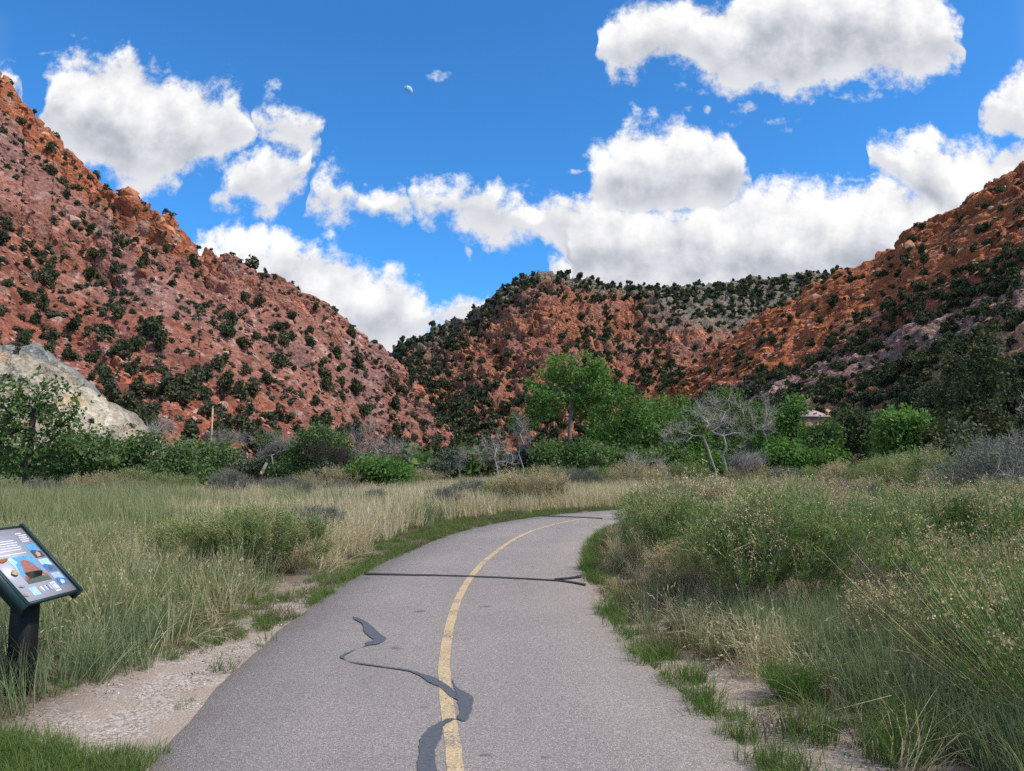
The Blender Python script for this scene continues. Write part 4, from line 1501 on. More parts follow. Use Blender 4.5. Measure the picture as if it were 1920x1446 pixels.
def hill_rocks():
    rng = np.random.default_rng(9)

    def put(name, hn, cnt, dn, lo, hi, protos, label, pw=2.5, strata=0.0):
        P, Q, N = sample_hill(hn, cnt, dn, rng)
        n = len(P)
        s = lo + (hi - lo) * rng.uniform(0, 1, n) ** pw
        sc = np.stack([s * rng.uniform(.8, 1.5, n), s * rng.uniform(.8, 1.3, n), s * rng.uniform(.45, .9, n)], 1)
        rot = np.stack([rng.normal(0, .3, n), strata + rng.normal(0, .22, n), rng.normal(0, .5, n)], 1)
        scatter(name, protos, P, rot, sc, rng.integers(0, len(protos), n), label)
    put('loose_slope_rocks', 'left_hillside', 9800, lambda px, py, v, X: 0.2 + 0.8 * sstep(clus(X, 12, 67), -0.2, 0.4), 0.12, 0.85, ROCKS, 'loose pink and red stones littering the red slope', 3.0, 0.5)
    put('loose_bank_rocks', 'right_hillside', 5800, lambda px, py, v, X: np.where(v > .42, .8, .25), 0.2, 1.5, ROCKS, 'broken purple and red stones on the banded slope', 2.5, -0.5)
    put('ridge_rocks', 'right_hillside', 1000, lambda px, py, v, X: sstep(v, .62, .72), 0.3, 2.0, ROCKS_O, 'orange broken rock along the banded ridge', 2.0, -0.5)
    put('canyon_rocks', 'far_hillside', 2000, lambda px, py, v, X: 0.3 + 0.7 * sstep(clus(X, 25, 68), -.1, .3), 0.4, 2.2, ROCKS_O, 'orange broken rock on the far canyon hill', 2.0, 0.3)
    # boulders one can pick out
    H = HILLS['left_hillside']
    spots = [('left_hillside', a, f, s, 'o') for a, f, s in [(6, .985, 2.4), (30, .96, 2.6), (75, .965, 2.2), (115, .96, 2.6), (243, .985, 3.0), (262, .975, 2.4), (280, .985, 2.6), (300, .96, 2.2), (318, .97, 2.8), (335, .965, 2.4), (350, .96, 2.6), (20, .93, 2.2)]]
    spots += [('left_hillside', a, f, s, 'p') for a, f, s in [(130, .78, 3.0), (150, .76, 2.6), (210, .70, 2.4), (260, .72, 2.8), (330, .74, 2.2), (10, .30, 3.0), (30, .28, 2.6), (55, .27, 2.2), (420, .55, 2.0), (520, .5, 1.8), (600, .45, 1.8), (840, .5, 2.0), (820, .6, 2.2), (470, .3, 1.6), (300, .35, 1.8), (380, .22, 1.5), (560, .72, 2.0), (680, .7, 2.0)]]
    spots += [('right_hillside', a, f, s, 'o') for a, f, s in [(1535, .90, 4.2), (1545, .84, 3.4), (1435, .95, 3.0), (1690, .95, 3.6), (1715, .90, 4.0), (1745, .93, 3.2), (1790, .93, 3.4), (1835, .96, 3.2), (1880, .95, 3.6), (1910, .92, 3.2), (1650, .93, 3.0), (1560, .30, 2.4), (1545, .24, 2.0), (1585, .33, 2.2), (1860, .55, 2.8), (1640, .36, 2.6), (1500, .85, 2.8), (1330, .8, 2.6)]]
    for k, (hn, a, f, s, kd) in enumerate(spots):
        s = s * (.7 if kd == 'p' else .9)
        H = HILLS[hn]
        j = int(f * (H['nv'] - 1))
        u = np.abs(H['px'][:, j] - a).argmin()
        o = obj('boulder', (ROCKS_O if kd == 'o' else ROCKS)[k % 6], loc=H['X'][u, j] + np.array([0, 0, 0.1 * s]))
        o.scale = (s * float(rng.uniform(.8, 1.3)), s * float(rng.uniform(.7, 1.1)), s * float(rng.uniform(.7, 1.25)))
        o.rotation_euler = (float(rng.normal(0, .2)), (0.5 if hn[0] == 'l' else -.5) + float(rng.normal(0, .2)), float(rng.uniform(0, 6.28)))
        if hn[0] == 'l':
            tag(o, 'orange boulder on the crest of the red slope' if kd == 'o' else 'pink boulder lying on the face of the red slope', 'boulder', 'crest boulders of the red slope' if kd == 'o' else 'boulders on the red slope')
        else:
            tag(o, 'orange sandstone boulder on the banded slope', 'boulder', 'boulders of the banded slope')


hill_plants()
hill_rocks()

# ------------------------------------------------------------------ trees and thickets beyond the grass
def base_at(px, Y):
    q = px_dir(px, 870)
    x = q[0] / q[1] * Y
    return np.array([x, Y, gz([x], [Y])[0] - 0.05])


def lobes_px(spec, Y, base, depth=1.0, scale=1.0):
    """crown lobes given as (px, py, half width px, half height px) at distance Y, relative to the base"""
    out = []
    rng = np.random.default_rng(int(abs(base[0]) * 100) + 3)
    for (a, b, rx, ry) in spec:
        c = at(a, b, Y) - base
        k = Y / F_PX
        c[1] += rng.normal(0, rx * k * 0.35)
        out.append((c, (rx * k * scale, rx * k * depth, ry * k)))
    return out


def tree(name, px, Y, spec, label, cat, group=None, seed=1, n_attr=160, per=40, spread=0.42, size=0.17, leaf=None, bark=None, trunk_h=None, r_trunk=0.16, lean=0.0, twigs=0, twig_len=0.5, r_tip=0.012, dead=False, trunk_px=None, shell=0.35, depth=1.0, step=0.5, jitter=0.18, twig_r=0.006):
    rng = np.random.default_rng(seed)
    b = base_at(px, Y)
    if trunk_px:
        trunk = [np.array([0, 0, 0.0])] + [at(a, c, Y) - b for a, c in trunk_px]
        T = [trunk[0]]
        for q in trunk[1:]:
            m = max(1, int(np.linalg.norm(q - T[-1]) / 0.6))
            s0 = T[-1]
            for j in range(1, m + 1):
                T.append(s0 + (q - s0) * j / m + rng.normal(0, .03, 3))
        trunk = T
    else:
        h = trunk_h or 1.5
        trunk = [np.array([lean * h * f ** 1.3, 0, h * f]) + rng.normal(0, .05, 3) * (f > 0) for f in np.linspace(0, 1, 5)]
    lob = lobes_px(spec, Y, b, depth)
    nodes, parent, tips = skeleton(trunk, lob, n_attr, rng, step, jitter, shell)
    nodes[:, 2] = np.maximum(nodes[:, 2], 0.0)
    root = obj(name, None, loc=b, label=label, cat=cat, group=group)
    root.empty_display_size = 0.2
    obj('trunk', limbs_mesh(name + '_trunk', nodes, parent, r_tip, r_trunk, bark or BARK, min_r=r_tip * 0.6), root)
    if twigs:
        obj('twigs', twig_mesh(name + '_twigs', nodes, parent, tips, rng, bark or BARK, twigs, twig_len, twig_r), root, kind='stuff')
    if not dead:
        obj('crown', crown_mesh(name + '_crown', nodes, tips, rng, leaf or G_WILLOW, per, spread, size), root)
    return root


def build_trees():
    # the big cottonwood
    tree('cottonwood_tree', 1069, 64, [(1075, 690, 62, 32), (1030, 715, 42, 26), (1115, 722, 44, 30), (1060, 740, 70, 26), (1120, 765, 40, 22), (1010, 770, 44, 18), (985, 790, 30, 14), (1105, 700, 35, 28), (1150, 745, 30, 22), (1040, 690, 30, 22), (975, 802, 24, 12), (1130, 800, 40, 22), (1020, 740, 40, 20)],
         'tall green cottonwood with pale trunk standing above the other trees', 'tree', None, 3, 270, 30, 0.29, 0.19, G_COTTON, BARK, r_trunk=0.19, trunk_px=[(1072, 858), (1068, 820), (1069, 780), (1076, 745), (1086, 715)], r_tip=0.014, twigs=1, twig_len=0.9)
    # green thicket to its right
    sp = [
        ('broadleaf_tree', 1165, 60, [(1165, 748, 46, 34), (1195, 770, 34, 28), (1140, 800, 50, 30), (1190, 800, 45, 36), (1150, 840, 60, 34), (1160, 880, 60, 20)], 'bushy green tree crowding against the tall cottonwood', 11, G_COTTON),
        ('broadleaf_tree', 1258, 68, [(1262, 762, 34, 28), (1240, 800, 40, 34), (1280, 800, 36, 30), (1258, 845, 46, 34), (1258, 882, 46, 16)], 'round green tree between the cottonwood thicket and the bleached dead tree', 12, G_COTTON),
        ('broadleaf_tree', 1360, 70, [(1355, 752, 46, 26), (1320, 790, 40, 30), (1395, 785, 40, 28), (1360, 835, 60, 36), (1360, 880, 60, 16)], 'green tree directly behind the bleached forked dead tree', 13, G_WILLOW),
        ('broadleaf_tree', 1478, 60, [(1490, 762, 22, 22), (1470, 790, 34, 26), (1450, 820, 36, 26), (1500, 830, 36, 30)], 'upright green tree beside the small pink roof', 14, G_COTTON),
        ('broadleaf_tree', 1540, 54, [(1548, 810, 30, 24), (1530, 845, 44, 28), (1560, 862, 28, 18)], 'leafy green tree in front of the small pink roof', 15, G_WILLOW),
        ('broadleaf_tree', 1212, 72, [(1210, 770, 30, 26), (1200, 800, 40, 30), (1225, 835, 40, 30)], 'green tree squeezed between the cottonwood thicket and the round tree', 22, G_WILLOW),
        ('broadleaf_tree', 1308, 60, [(1305, 792, 34, 30), (1296, 830, 40, 30), (1318, 866, 44, 24)], 'leafy green tree left of the bleached single trunk', 24, G_COTTON),
        ('broadleaf_tree', 1602, 62, [(1600, 796, 34, 30), (1585, 830, 44, 30), (1620, 860, 50, 24)], 'dull green tree between the pink roof and the oak thicket', 25, G_WILLOW),
        ('broadleaf_tree', 1425, 76, [(1415, 775, 30, 26), (1440, 800, 36, 28), (1420, 835, 44, 30)], 'green tree behind the tall bare snag', 23, G_WILLOW),
        ('leafy_shrub', 1480, 50, [(1470, 858, 46, 26), (1510, 866, 50, 24), (1440, 868, 24, 18), (1480, 888, 60, 12)], 'dense green thicket at the edge of the brush below the pink roof', 16, G_COTTON),
        ('leafy_shrub', 1040, 56, [(1030, 850, 30, 24), (1060, 862, 40, 24), (1100, 858, 40, 28), (1060, 886, 60, 12)], 'dark green undergrowth at the foot of the cottonwood', 17, G_WILLOW),
        ('leafy_shrub', 1180, 52, [(1150, 862, 46, 26), (1210, 862, 46, 26), (1265, 862, 40, 26), (1200, 888, 80, 12)], 'low green undergrowth along the brush beyond the bend', 18, G_WILLOW),
        ('broadleaf_tree', 1692, 46, [(1685, 790, 38, 24), (1670, 820, 40, 26), (1720, 822, 40, 26), (1695, 850, 55, 22)], 'round yellow green tree beside the dark pines', 19, G_COTTON),
        ('leafy_shrub', 1590, 58, [(1585, 820, 46, 30), (1620, 850, 50, 26), (1600, 790, 40, 24)], 'dark green oak thicket between the pink roof and the round green tree', 20, G_PINE),
        ('leafy_shrub', 1790, 44, [(1770, 850, 46, 28), (1830, 850, 50, 30), (1800, 815, 50, 26)], 'dark thicket at the foot of the two pines', 21, G_PINE),
    ]
    for nm, px, Y, spec, lab, sd, lf in sp:
        tree(nm, px, Y, spec, lab, 'tree' if nm.endswith('tree') else 'shrub', None, sd, 210, 26, 0.33, 0.18, lf, BARK, trunk_h=1.2, r_trunk=0.12, depth=0.8, twigs=2, twig_len=.9, jitter=.25)
    # two dark open pines
    for px, Y, top, sd, lab in ((1786, 55, 652, 31, 'shorter dark open pine with a bare pale trunk on the slope'), (1838, 52, 615, 32, 'tallest dark pine with a thin pale trunk before the red bank')):
        rng = np.random.default_rng(sd)
        spec = []
        for k in range(9):
            f = k / 8
            y = top + 14 + f * (850 - top)
            spec.append((px + rng.normal(0, 10), y, 14 + 40 * f ** 0.7, 13))
        tree('pine_tree', px, Y, spec, lab, 'tree', None, sd, 230, 34, 0.36, 0.17, G_PINE, BARK, r_trunk=0.13, trunk_px=[(px, 840), (px + 3, 760), (px + 1, 700), (px, top + 12)], depth=0.8, twigs=1, twig_len=0.5)
    # left: the near tree and its thicket
    tree('broadleaf_tree', 52, 31, [(70, 728, 46, 30), (20, 740, 50, 34), (110, 752, 44, 34), (60, 785, 70, 34), (-30, 780, 60, 50), (120, 815, 46, 40), (40, 840, 80, 44), (0, 885, 70, 24)], 'loose leafed dark trunked tree in front of the pale grey slope', 'tree', None, 41, 230, 15, 0.22, 0.13, G_WILLOW, BARK_DARK,
         trunk_px=[(50, 880), (58, 840), (62, 800), (66, 765), (76, 735)], r_trunk=0.13, depth=0.8, twigs=1, twig_len=0.5)
    for nm, px, Y, spec, lab, sd, lf in [
        ('leafy_shrub', 150, 33, [(140, 850, 60, 36), (190, 845, 50, 34), (100, 870, 50, 30), (140, 900, 80, 16)], 'dense green thicket beside the dark trunked tree', 42, G_WILLOW),
        ('leafy_shrub', 250, 36, [(240, 850, 50, 30), (275, 828, 30, 20), (220, 870, 50, 24), (240, 900, 60, 14)], 'green thicket leaning over the tall grass below the pale slope', 43, G_WILLOW),
        ('leafy_shrub', 370, 35, [(350, 850, 46, 26), (410, 852, 44, 24), (330, 880, 44, 22), (380, 885, 50, 20)], 'spreading green shrub with a bleached leaning stem', 44, G_WILLOW),
        ('broadleaf_tree', 598, 40, [(600, 820, 34, 20), (575, 845, 30, 22), (630, 840, 26, 20), (560, 870, 30, 16)], 'small round green tree on a thin black trunk', 45, G_WILLOW),
        ('leafy_shrub', 710, 37, [(700, 880, 40, 18), (735, 885, 36, 18), (670, 890, 24, 14)], 'low bright green shrub in front of the grey tangle', 46, G_COTTON),
        ('leafy_shrub', 535, 43, [(525, 850, 24, 24), (510, 830, 18, 18), (540, 880, 30, 18)], 'green shrub growing through grey branches beside the snapped trunk', 47, G_WILLOW),
        ('leafy_shrub', 845, 52, [(845, 860, 20, 16), (825, 880, 24, 12), (790, 888, 26, 10)], 'small olive green shrub at the tip of the red slope', 48, G_OLIVE),
        ('leafy_shrub', 470, 46, [(440, 868, 30, 14), (480, 880, 30, 14), (500, 870, 20, 16)], 'grey olive shrub below the utility pole', 49, G_OLIVE)]:
        tree(nm, px, Y, spec, lab, 'tree' if nm.endswith('tree') else 'shrub', None, sd, 190, 22, 0.22, 0.115, lf, BARK_GREY, trunk_h=0.8, r_trunk=0.07, depth=0.8, twigs=2, twig_len=.6, jitter=.28)
    # dead and bleached trees
    dead = [
        ('dead_tree', 1345, 47, [(1290, 800, 46, 20), (1255, 820, 28, 18), (1330, 775, 34, 24), (1300, 770, 26, 18), (1360, 790, 26, 20)], 'thin bleached dead tree with a single straight trunk', 51, [(1340, 880), (1328, 840), (1318, 818)], .10, 1.3),
        ('dead_tree', 1366, 46, [(1330, 765, 28, 34), (1350, 800, 30, 24), (1420, 780, 34, 26), (1400, 810, 30, 18), (1380, 760, 24, 20)], 'forked bleached dead tree in front of the green thicket', 52, [(1362, 880), (1354, 853)], .12, 1.6),
        ('dead_tree', 1440, 52, [(1425, 750, 12, 24), (1436, 760, 8, 30), (1440, 800, 14, 24)], 'tall bare grey snag rising beside the pink roof', 53, [(1441, 840), (1431, 805), (1438, 775)], .09, .5),
        ('dead_tree', 1405, 44, [(1400, 870, 30, 14), (1425, 862, 20, 12), (1385, 862, 20, 14)], 'low fuzzy grey dead shrub beneath the forked dead tree', 54, None, .06, 2.0),
        ('dead_tree', 930, 50, [(930, 835, 34, 26), (905, 850, 24, 20), (955, 860, 26, 20)], 'small spreading bleached dead tree left of the cottonwood', 55, [(933, 885), (926, 858), (930, 838)], .09, 1.4),
        ('dead_tree', 978, 51, [(975, 800, 18, 26), (985, 830, 14, 20)], 'slender pale dead tree with crooked branches beside the cottonwood', 56, [(981, 880), (972, 850), (978, 822)], .07, .9),
        ('dead_tree', 862, 50, [(862, 868, 10, 16), (870, 855, 10, 12)], 'thin leaning dead stem at the tip of the red slope', 57, [(861, 880), (862, 855)], .05, .5),
        ('dead_tree', 690, 42, [(690, 810, 30, 26), (660, 830, 30, 20), (720, 840, 40, 20), (760, 845, 34, 16), (680, 850, 40, 18)], 'grey tangle of dead branches arching over low green shrubs', 58, None, .08, 2.2),
        ('dead_tree', 620, 39, [(640, 858, 26, 18), (600, 850, 30, 16), (655, 870, 22, 14)], 'brown twiggy dead shrub beside the small round tree', 59, [(612, 900), (605, 880)], .06, 2.0),
        ('dead_tree', 520, 42, [(515, 835, 26, 16), (540, 830, 22, 14), (500, 850, 16, 12)], 'grey arching dead branches over the snapped trunk', 60, None, .06, 1.6),
        ('dead_tree', 290, 37, [(290, 815, 22, 20), (310, 800, 14, 18)], 'pale dead branches sticking out of the green thicket', 61, [(308, 860), (302, 825)], .06, .8),
        ('dead_tree', 1200, 44, [(1225, 870, 20, 14), (1190, 868, 16, 16), (1240, 880, 18, 8)], 'low dead branches at the edge of the brush', 62, None, .05, .8),
        ('dead_tree', 420, 60, [(420, 820, 34, 14), (450, 825, 26, 12)], 'faint grey dead branches beneath the utility pole', 63, None, .05, 1.4)]
    for nm, px, Y, spec, lab, sd, tp, rt, dn in dead:
        tree(nm, px, Y, spec, lab, 'dead tree', None, sd, int(70 * dn), 0, bark=BARK_DARK if sd == 59 else (BARK_GREY if sd in (53, 54, 56, 57, 58, 60, 63) else BARK_DEAD), r_trunk=rt * .65, trunk_px=tp, trunk_h=0.7, twigs=8, twig_len=0.8, dead=True, r_tip=0.011, jitter=0.36, shell=0.2, depth=0.9, twig_r=0.006)
    # the snapped trunk
    b = base_at(488, 41)
    root = obj('broken_trunk', None, loc=b, label='snapped dark tree trunk with a fresh orange break', cat='trunk')
    mb = MB()
    P = [at(486, 922, 41) - b, at(486, 905, 41) - b, at(488, 895, 41) - b, at(490, 888, 41) - b]
    P[0][2] = 0
    mb.tube(P, [.14, .12, .115, .10], 8)
    obj('stump', mb.mesh('stump', [BARK_DARK], True), root)
    mb = MB()
    mb.tube([P[-1], at(494, 880, 41) - b, at(500, 868, 41) - b], [.10, .09, .07], 8)
    obj('split_top', mb.mesh('split_top', [BARK_GREY], True), root)
    mb = MB()
    mb.box(P[-1] + np.array([0.02, -0.10, .02]), (.16, .06, .20), taper=.5)
    obj('bare_wood', mb.mesh('bare_wood', [plain('fresh_split_wood', (.55, .27, .09), .8, .3, 20)]), root)
    b = base_at(330, 36)
    mb = MB()
    mb.tube([np.zeros(3), at(318, 880, 36) - b, at(304, 856, 36) - b, at(306, 836, 36) - b, at(314, 822, 36) - b], [.13, .11, .09, .08, .05], 7)
    obj('leaning_trunk', mb.mesh('leaning_trunk', [BARK_GREY], True), loc=b, label='grey leaning bare trunk rising out of the green thicket', cat='trunk')
    # dead limb and grey sage at the right edge
    tree('dead_tree', 1925, 17, [(1915, 890, 60, 30), (1900, 840, 40, 40), (1870, 905, 60, 22), (1925, 790, 30, 60)], 'bleached dead branches sprawling over the grey sagebrush', 'dead tree', None, 71, 60, 0, bark=BARK_DEAD, r_trunk=.05, trunk_h=.8, twigs=5, twig_len=.55, dead=True, r_tip=.007, jitter=.3, shell=.3, twig_r=.0045)


build_trees()

# ------------------------------------------------------------------ brush along the path
PR_GREEN = [shrub_proto(f'green_brush{k}', (G_STEM, G_BRUSH, G_HEAD), tuft=True, seed=500 + k, h=1.1, rad=.86, tufts=125, shoots=16, per=8, leaf=(.06, .0095), flower=.30) for k in range(4)]
PR_DRY = [shrub_proto(f'dry_brush{k}', (G_STEM, G_BRUSH_DRY, G_HEAD), tuft=True, seed=520 + k, h=1.05, rad=.82, tufts=110, shoots=15, per=7, leaf=(.055, .008), flower=.5, head_size=.018) for k in range(3)]
PR_SAGE = [shrub_proto(f'sage_brush{k}', (BARK_GREY, G_SAGE, G_STEM), tuft=True, seed=540 + k, h=.9, rad=.75, tufts=110, shoots=12, per=8, leaf=(.04, .009), shoot=(.12, .24), flower=.05) for k in range(2)]
PR_BARE = [shrub_proto('bare_brush', (BARK_GREY, G_OLIVE, G_HEAD), tuft=True, seed=555, h=.9, rad=.6, tufts=80, shoots=12, per=1, leaf=(.03, .005), flower=.10)]
PR_NEAR = [shrub_proto('near_brush', (G_STEM, G_BRUSH, G_HEAD), seed=560, h=1.05, stems=520, per=30, leaf=(.055, .0065), tilt=1.0, spread=1.0, heads=.55, head_size=.013, stem_w=.007, lean=(-.06, 0), lo=.2)]
PR_BROOM = [shrub_proto('broom', (G_TURF, G_BRUSH, None), seed=570, h=1.0, stems=420, per=30, leaf=(.075, .009), tilt=.85, heads=0, lo=.12, up=1.3)]


def build_brush():
    rng = np.random.default_rng(21)
    k = 0
    # the wall of brush at the bend and the field behind it
    for y0 in np.arange(13.2, 41, 1.7):
        sp = 1.75 if y0 < 16 else 1.9
        for x0 in np.arange(1.0, 0.80 * y0 + 3.0, sp):
            x, y = x0 + rng.uniform(-.5, .5), y0 + rng.uniform(-.5, .5)
            off = path_offset([x], [y])[0]
            if off < HALF + 1.25 or abs(off) < HALF + 1.25:
                continue
            if y < 8.2 and off < HALF + 1.9:
                continue
            if y > 18 and rng.uniform() < (y - 18) / 60:
                continue
            q = rng.uniform()
            dry = 0.25 if y < 11 else (0.6 if y < 18 else 0.8)
            s = rng.uniform(.78, 1.22)
            if q < 0.06 and y > 10:
                pr, nm, lab, grp = PR_SAGE[k % 2], 'sagebrush', 'grey green sagebrush among the tan topped brush', 'sagebrush in the brush field'
            elif rng.uniform() < dry:
                pr, nm = PR_DRY[k % 3], 'rabbitbrush'
                lab, grp = ('straw coloured rabbitbrush with tan seed heads in the field past the bend', 'dry rabbitbrush of the field') if y > 14 else ('half dry rabbitbrush in the front row beside the path', 'dry rabbitbrush beside the path')
            else:
                pr, nm = PR_GREEN[k % 4], 'rabbitbrush'
                lab, grp = ('green rabbitbrush standing in the straw coloured field past the bend', 'green rabbitbrush of the field') if y > 14 else ('leafy green rabbitbrush in the front row beside the path', 'green rabbitbrush beside the path')
            place_shrub(nm, pr, (x, y), s, rng.uniform(0, 6.28), lab, 'shrub', grp, rng.uniform(.9, 1.12))
            k += 1
    G, D, SG, BR = PR_GREEN, PR_DRY, PR_SAGE[0], PR_BARE[0]
    front = [(1222, 992, .95, G[0], 'green rabbitbrush hiding the end of the path at the bend'), (1245, 975, 1.0, D[0], 'tan topped rabbitbrush just past the one hiding the end of the path'), (1212, 1020, .72, G[3], 'low green rabbitbrush at the inner edge of the bend'),
             (1268, 1078, .98, G[1], 'full blue green rabbitbrush at the front corner of the brush'), (1375, 1138, 1.02, G[2], 'broad green rabbitbrush with pale stalks in the middle of the front row'), (1300, 1105, .62, D[1], 'small straw topped rabbitbrush wedged into the front row'),
             (1520, 1150, 1.10, G[0], 'largest leafy green rabbitbrush of the front row above the blue grass'), (1450, 1100, 1.0, G[3], 'tan tipped green rabbitbrush behind the front row'), (1655, 1150, .80, BR, 'dark leafless brush in the gap of the front row'),
             (1770, 1135, 1.08, G[1], 'olive rabbitbrush right of the leafless gap'), (1620, 1085, 1.02, G[2], 'upright green rabbitbrush behind the leafless brush'), (1865, 1120, 1.0, D[2], 'straw coloured rabbitbrush behind the large spreading one'),
             (1350, 1050, 1.0, D[0], 'tan headed rabbitbrush in the second row near the bend'), (1545, 1060, 1.0, D[1], 'tan headed rabbitbrush in the second row above the largest green one'), (1720, 1065, .95, BR, 'grey bare brush in the second row'), (1820, 1068, 1.0, D[0], 'tan headed rabbitbrush in the second row by the grey bare brush'),
             (1920, 1075, 1.0, G[3], 'green rabbitbrush at the end of the second row'), (1290, 1030, .95, G[2], 'green rabbitbrush in the second row behind the front corner'), (1430, 1040, .95, G[0], 'green rabbitbrush in the third row'), (1660, 1035, 1.0, G[1], 'bright yellow green rabbitbrush in the third row'),
             (1500, 1022, .9, D[2], 'straw rabbitbrush in the third row'), (1760, 1026, 1.0, D[1], 'straw rabbitbrush in the third row by the bare brush'), (1880, 1030, 1.0, D[2], 'straw rabbitbrush at the end of the third row')]
    for q_, (a, b, s, pr, lab) in enumerate(front):
        place_shrub('rabbitbrush', pr, on_ground(a, b), s * 1.08, q_ * 1.7, lab, 'shrub', None, 1.0 + .08 * math.sin(q_ * 2.3))
    # one big bush at hand and its companions
    place_shrub('rabbitbrush', PR_NEAR[0], (3.25, 4.35), 1.02, 0.3, 'large spreading rabbitbrush with long tan stems overhanging the shoulder', 'shrub', None)
    place_shrub('rabbitbrush', PR_NEAR[0], (3.95, 5.6), 1.0, 2.4, 'leafy rabbitbrush behind the large spreading one', 'shrub', None)
    place_shrub('rabbitbrush', PR_GREEN[2], (3.75, 4.75), 1.0, 2.0, 'dense leafy rabbitbrush growing through the large spreading one', 'shrub', None)
    place_shrub('rabbitbrush', PR_DRY[0], (3.1, 5.6), .72, 1.2, 'compact tan topped rabbitbrush between the blue grass and the large spreading one', 'shrub', None)
    place_shrub('rabbitbrush', PR_GREEN[1], (3.0, 3.1), .62, 1.0, 'low rabbitbrush below the large spreading one', 'shrub', None)
    place_shrub('rabbitbrush', PR_DRY[1], (4.55, 6.7), 1.0, 4.0, 'dry rabbitbrush between the large spreading one and the front row', 'shrub', None)
    # small round green bushes on the shoulder
    place_shrub('green_bush', PR_BROOM[0], on_ground(1487, 1312), .34, 0, 'small round bright green bush beside the blue green grass', 'shrub', None, .8)
    # left of the path
    for a, b, s, rz, pr, lab in [(497, 1080, .98, 0, PR_GREEN[1], 'tall bright green bush with upright shoots among dry grass'), (405, 1078, .86, 2, PR_GREEN[0], 'spreading green bush with orange tips beside the tall bright one'), (330, 1082, .74, 3, PR_GREEN[2], 'low dark green bush at the edge of the tall grass'),
                                 (545, 1072, .78, 1, PR_GREEN[3], 'blue green upright bush nearest the path edge among dry grass'), (595, 1012, .85, 1, PR_SAGE[0], 'blue grey sagebrush in the straw grass behind the green bushes'), (560, 1000, .8, 4, PR_SAGE[1], 'blue grey sagebrush touching another in the straw grass')]:
        place_shrub('bush', pr, on_ground(a, b), s, rz, lab, 'shrub', None)
    for a, Y, s, pr, lab in [(445, 31, 1.6, 0, 'wide blue grey sagebrush at the back of the tall grass'), (500, 34, 1.2, 1, 'blue grey sagebrush before the snapped trunk'), (560, 30, 1.1, 0, 'dull sagebrush before the small round tree'), (640, 33, 1.1, 1, 'dull sagebrush below the brown dead shrub'),
                             (700, 26, .8, 0, 'low sagebrush inside the straw grass'), (820, 24, 1.0, 1, 'olive sagebrush near the far curve of the path'), (880, 30, 1.2, 0, 'grey sagebrush behind the far curve'), (940, 31, 1.1, 1, 'brownish sagebrush behind the far curve')]:
        place_shrub('sagebrush', PR_SAGE[pr], base_at(a, Y)[:2], s, a, lab, 'shrub', None)
    for q_, (a, Y, s) in enumerate([(1090, 40, 1.5), (1130, 42, 1.3), (1180, 40, 1.6), (1235, 43, 1.3), (1285, 44, 1.5), (1420, 44, 1.4), (1475, 43, 1.6), (1530, 42, 1.3), (1010, 42, 1.4), (1060, 44, 1.6), (760, 40, 1.3), (800, 43, 1.2), (560, 38, 1.2), (260, 33, 1.3), (180, 31, 1.2), (90, 30, 1.3), (330, 32, 1.1), (640, 36, 1.4)]):
        place_shrub('brush', (PR_SAGE[q_ % 2], PR_GREEN[q_ % 4], PR_DRY[q_ % 3])[q_ % 3], base_at(a, Y)[:2], s, q_, ('grey green', 'leafy green', 'straw coloured')[q_ % 3] + ' brush at the foot of the ' + ('thickets beyond the bend' if a > 900 else 'thickets behind the meadow'), 'shrub', ('grey', 'green', 'straw')[q_ % 3] + ' brush along the foot of the thickets ' + ('beyond the bend' if a > 900 else 'behind the meadow'))
    for a, Y, s, lab in [(985, 27.5, 1.35, 'tan topped rabbitbrush at the outer side of the curve'), (1020, 28.5, 1.2, 'second tan topped rabbitbrush at the outer side of the curve'), (960, 29, 1.1, 'greener rabbitbrush at the outer side of the curve')]:
        place_shrub('rabbitbrush', PR_DRY[0] if 'tan' in lab else PR_GREEN[0], base_at(a, Y)[:2], s, a, lab, 'shrub', None)
    for a, Y, s, pr, lab in [(1690, 27, 1.9, PR_GREEN[0], 'dark green brush mound behind the tan topped field'), (1650, 29, 1.7, PR_GREEN[1], 'dark green brush mound below the round yellow green tree'), (1745, 26, 1.7, PR_SAGE[0], 'grey sagebrush mound below the dark pines'),
                             (1790, 25, 1.8, PR_SAGE[1], 'silvery sagebrush mound between green brush mounds'), (1840, 22, 1.9, PR_GREEN[2], 'yellow green brush mound before the silvery sagebrush'), (1800, 20, 1.3, PR_DRY[2], 'straw coloured brush mound at the edge of the dead branches'),
                             (1900, 20, 2.6, PR_SAGE[0], 'tall silver grey sagebrush under the dead branches'), (1960, 18, 2.6, PR_SAGE[1], 'tall silver grey sagebrush beyond the dead branches'), (1900, 16, 1.3, PR_SAGE[0], 'dark blue grey sagebrush below the dead branches'), (1600, 33, 1.6, PR_DRY[0], 'straw coloured brush mound below the oak thicket')]:
        place_shrub('brush', pr, base_at(a, Y)[:2], s, a, lab, 'shrub', None)


# ------------------------------------------------------------------ grass and gravel
def field(n, box, keep, rng):
    x0, x1, y0, y1 = box
    x, y = rng.uniform(x0, x1, n), rng.uniform(y0, y1, n)
    p = keep(x, y)
    ok = rng.uniform(size=n) < p
    x, y = x[ok], y[ok]
    return np.stack([x, y, gz(x, y) - 0.01], 1)


def view(x, y, m=1.5):
    return (np.abs(x) < 0.80 * y + m)


def lay(name, protos, P, rng, lo, hi, label, tilt=.08, wind=0.0):
    n = len(P)
    rot = np.stack([rng.normal(0, tilt, n), rng.normal(wind, tilt, n), rng.uniform(0, 6.28, n)], 1)
    s = rng.uniform(lo, hi, n)
    scatter(name, protos, P, rot, np.stack([s, s, s * rng.uniform(.8, 1.2, n)], 1), rng.integers(0, len(protos), n), label)


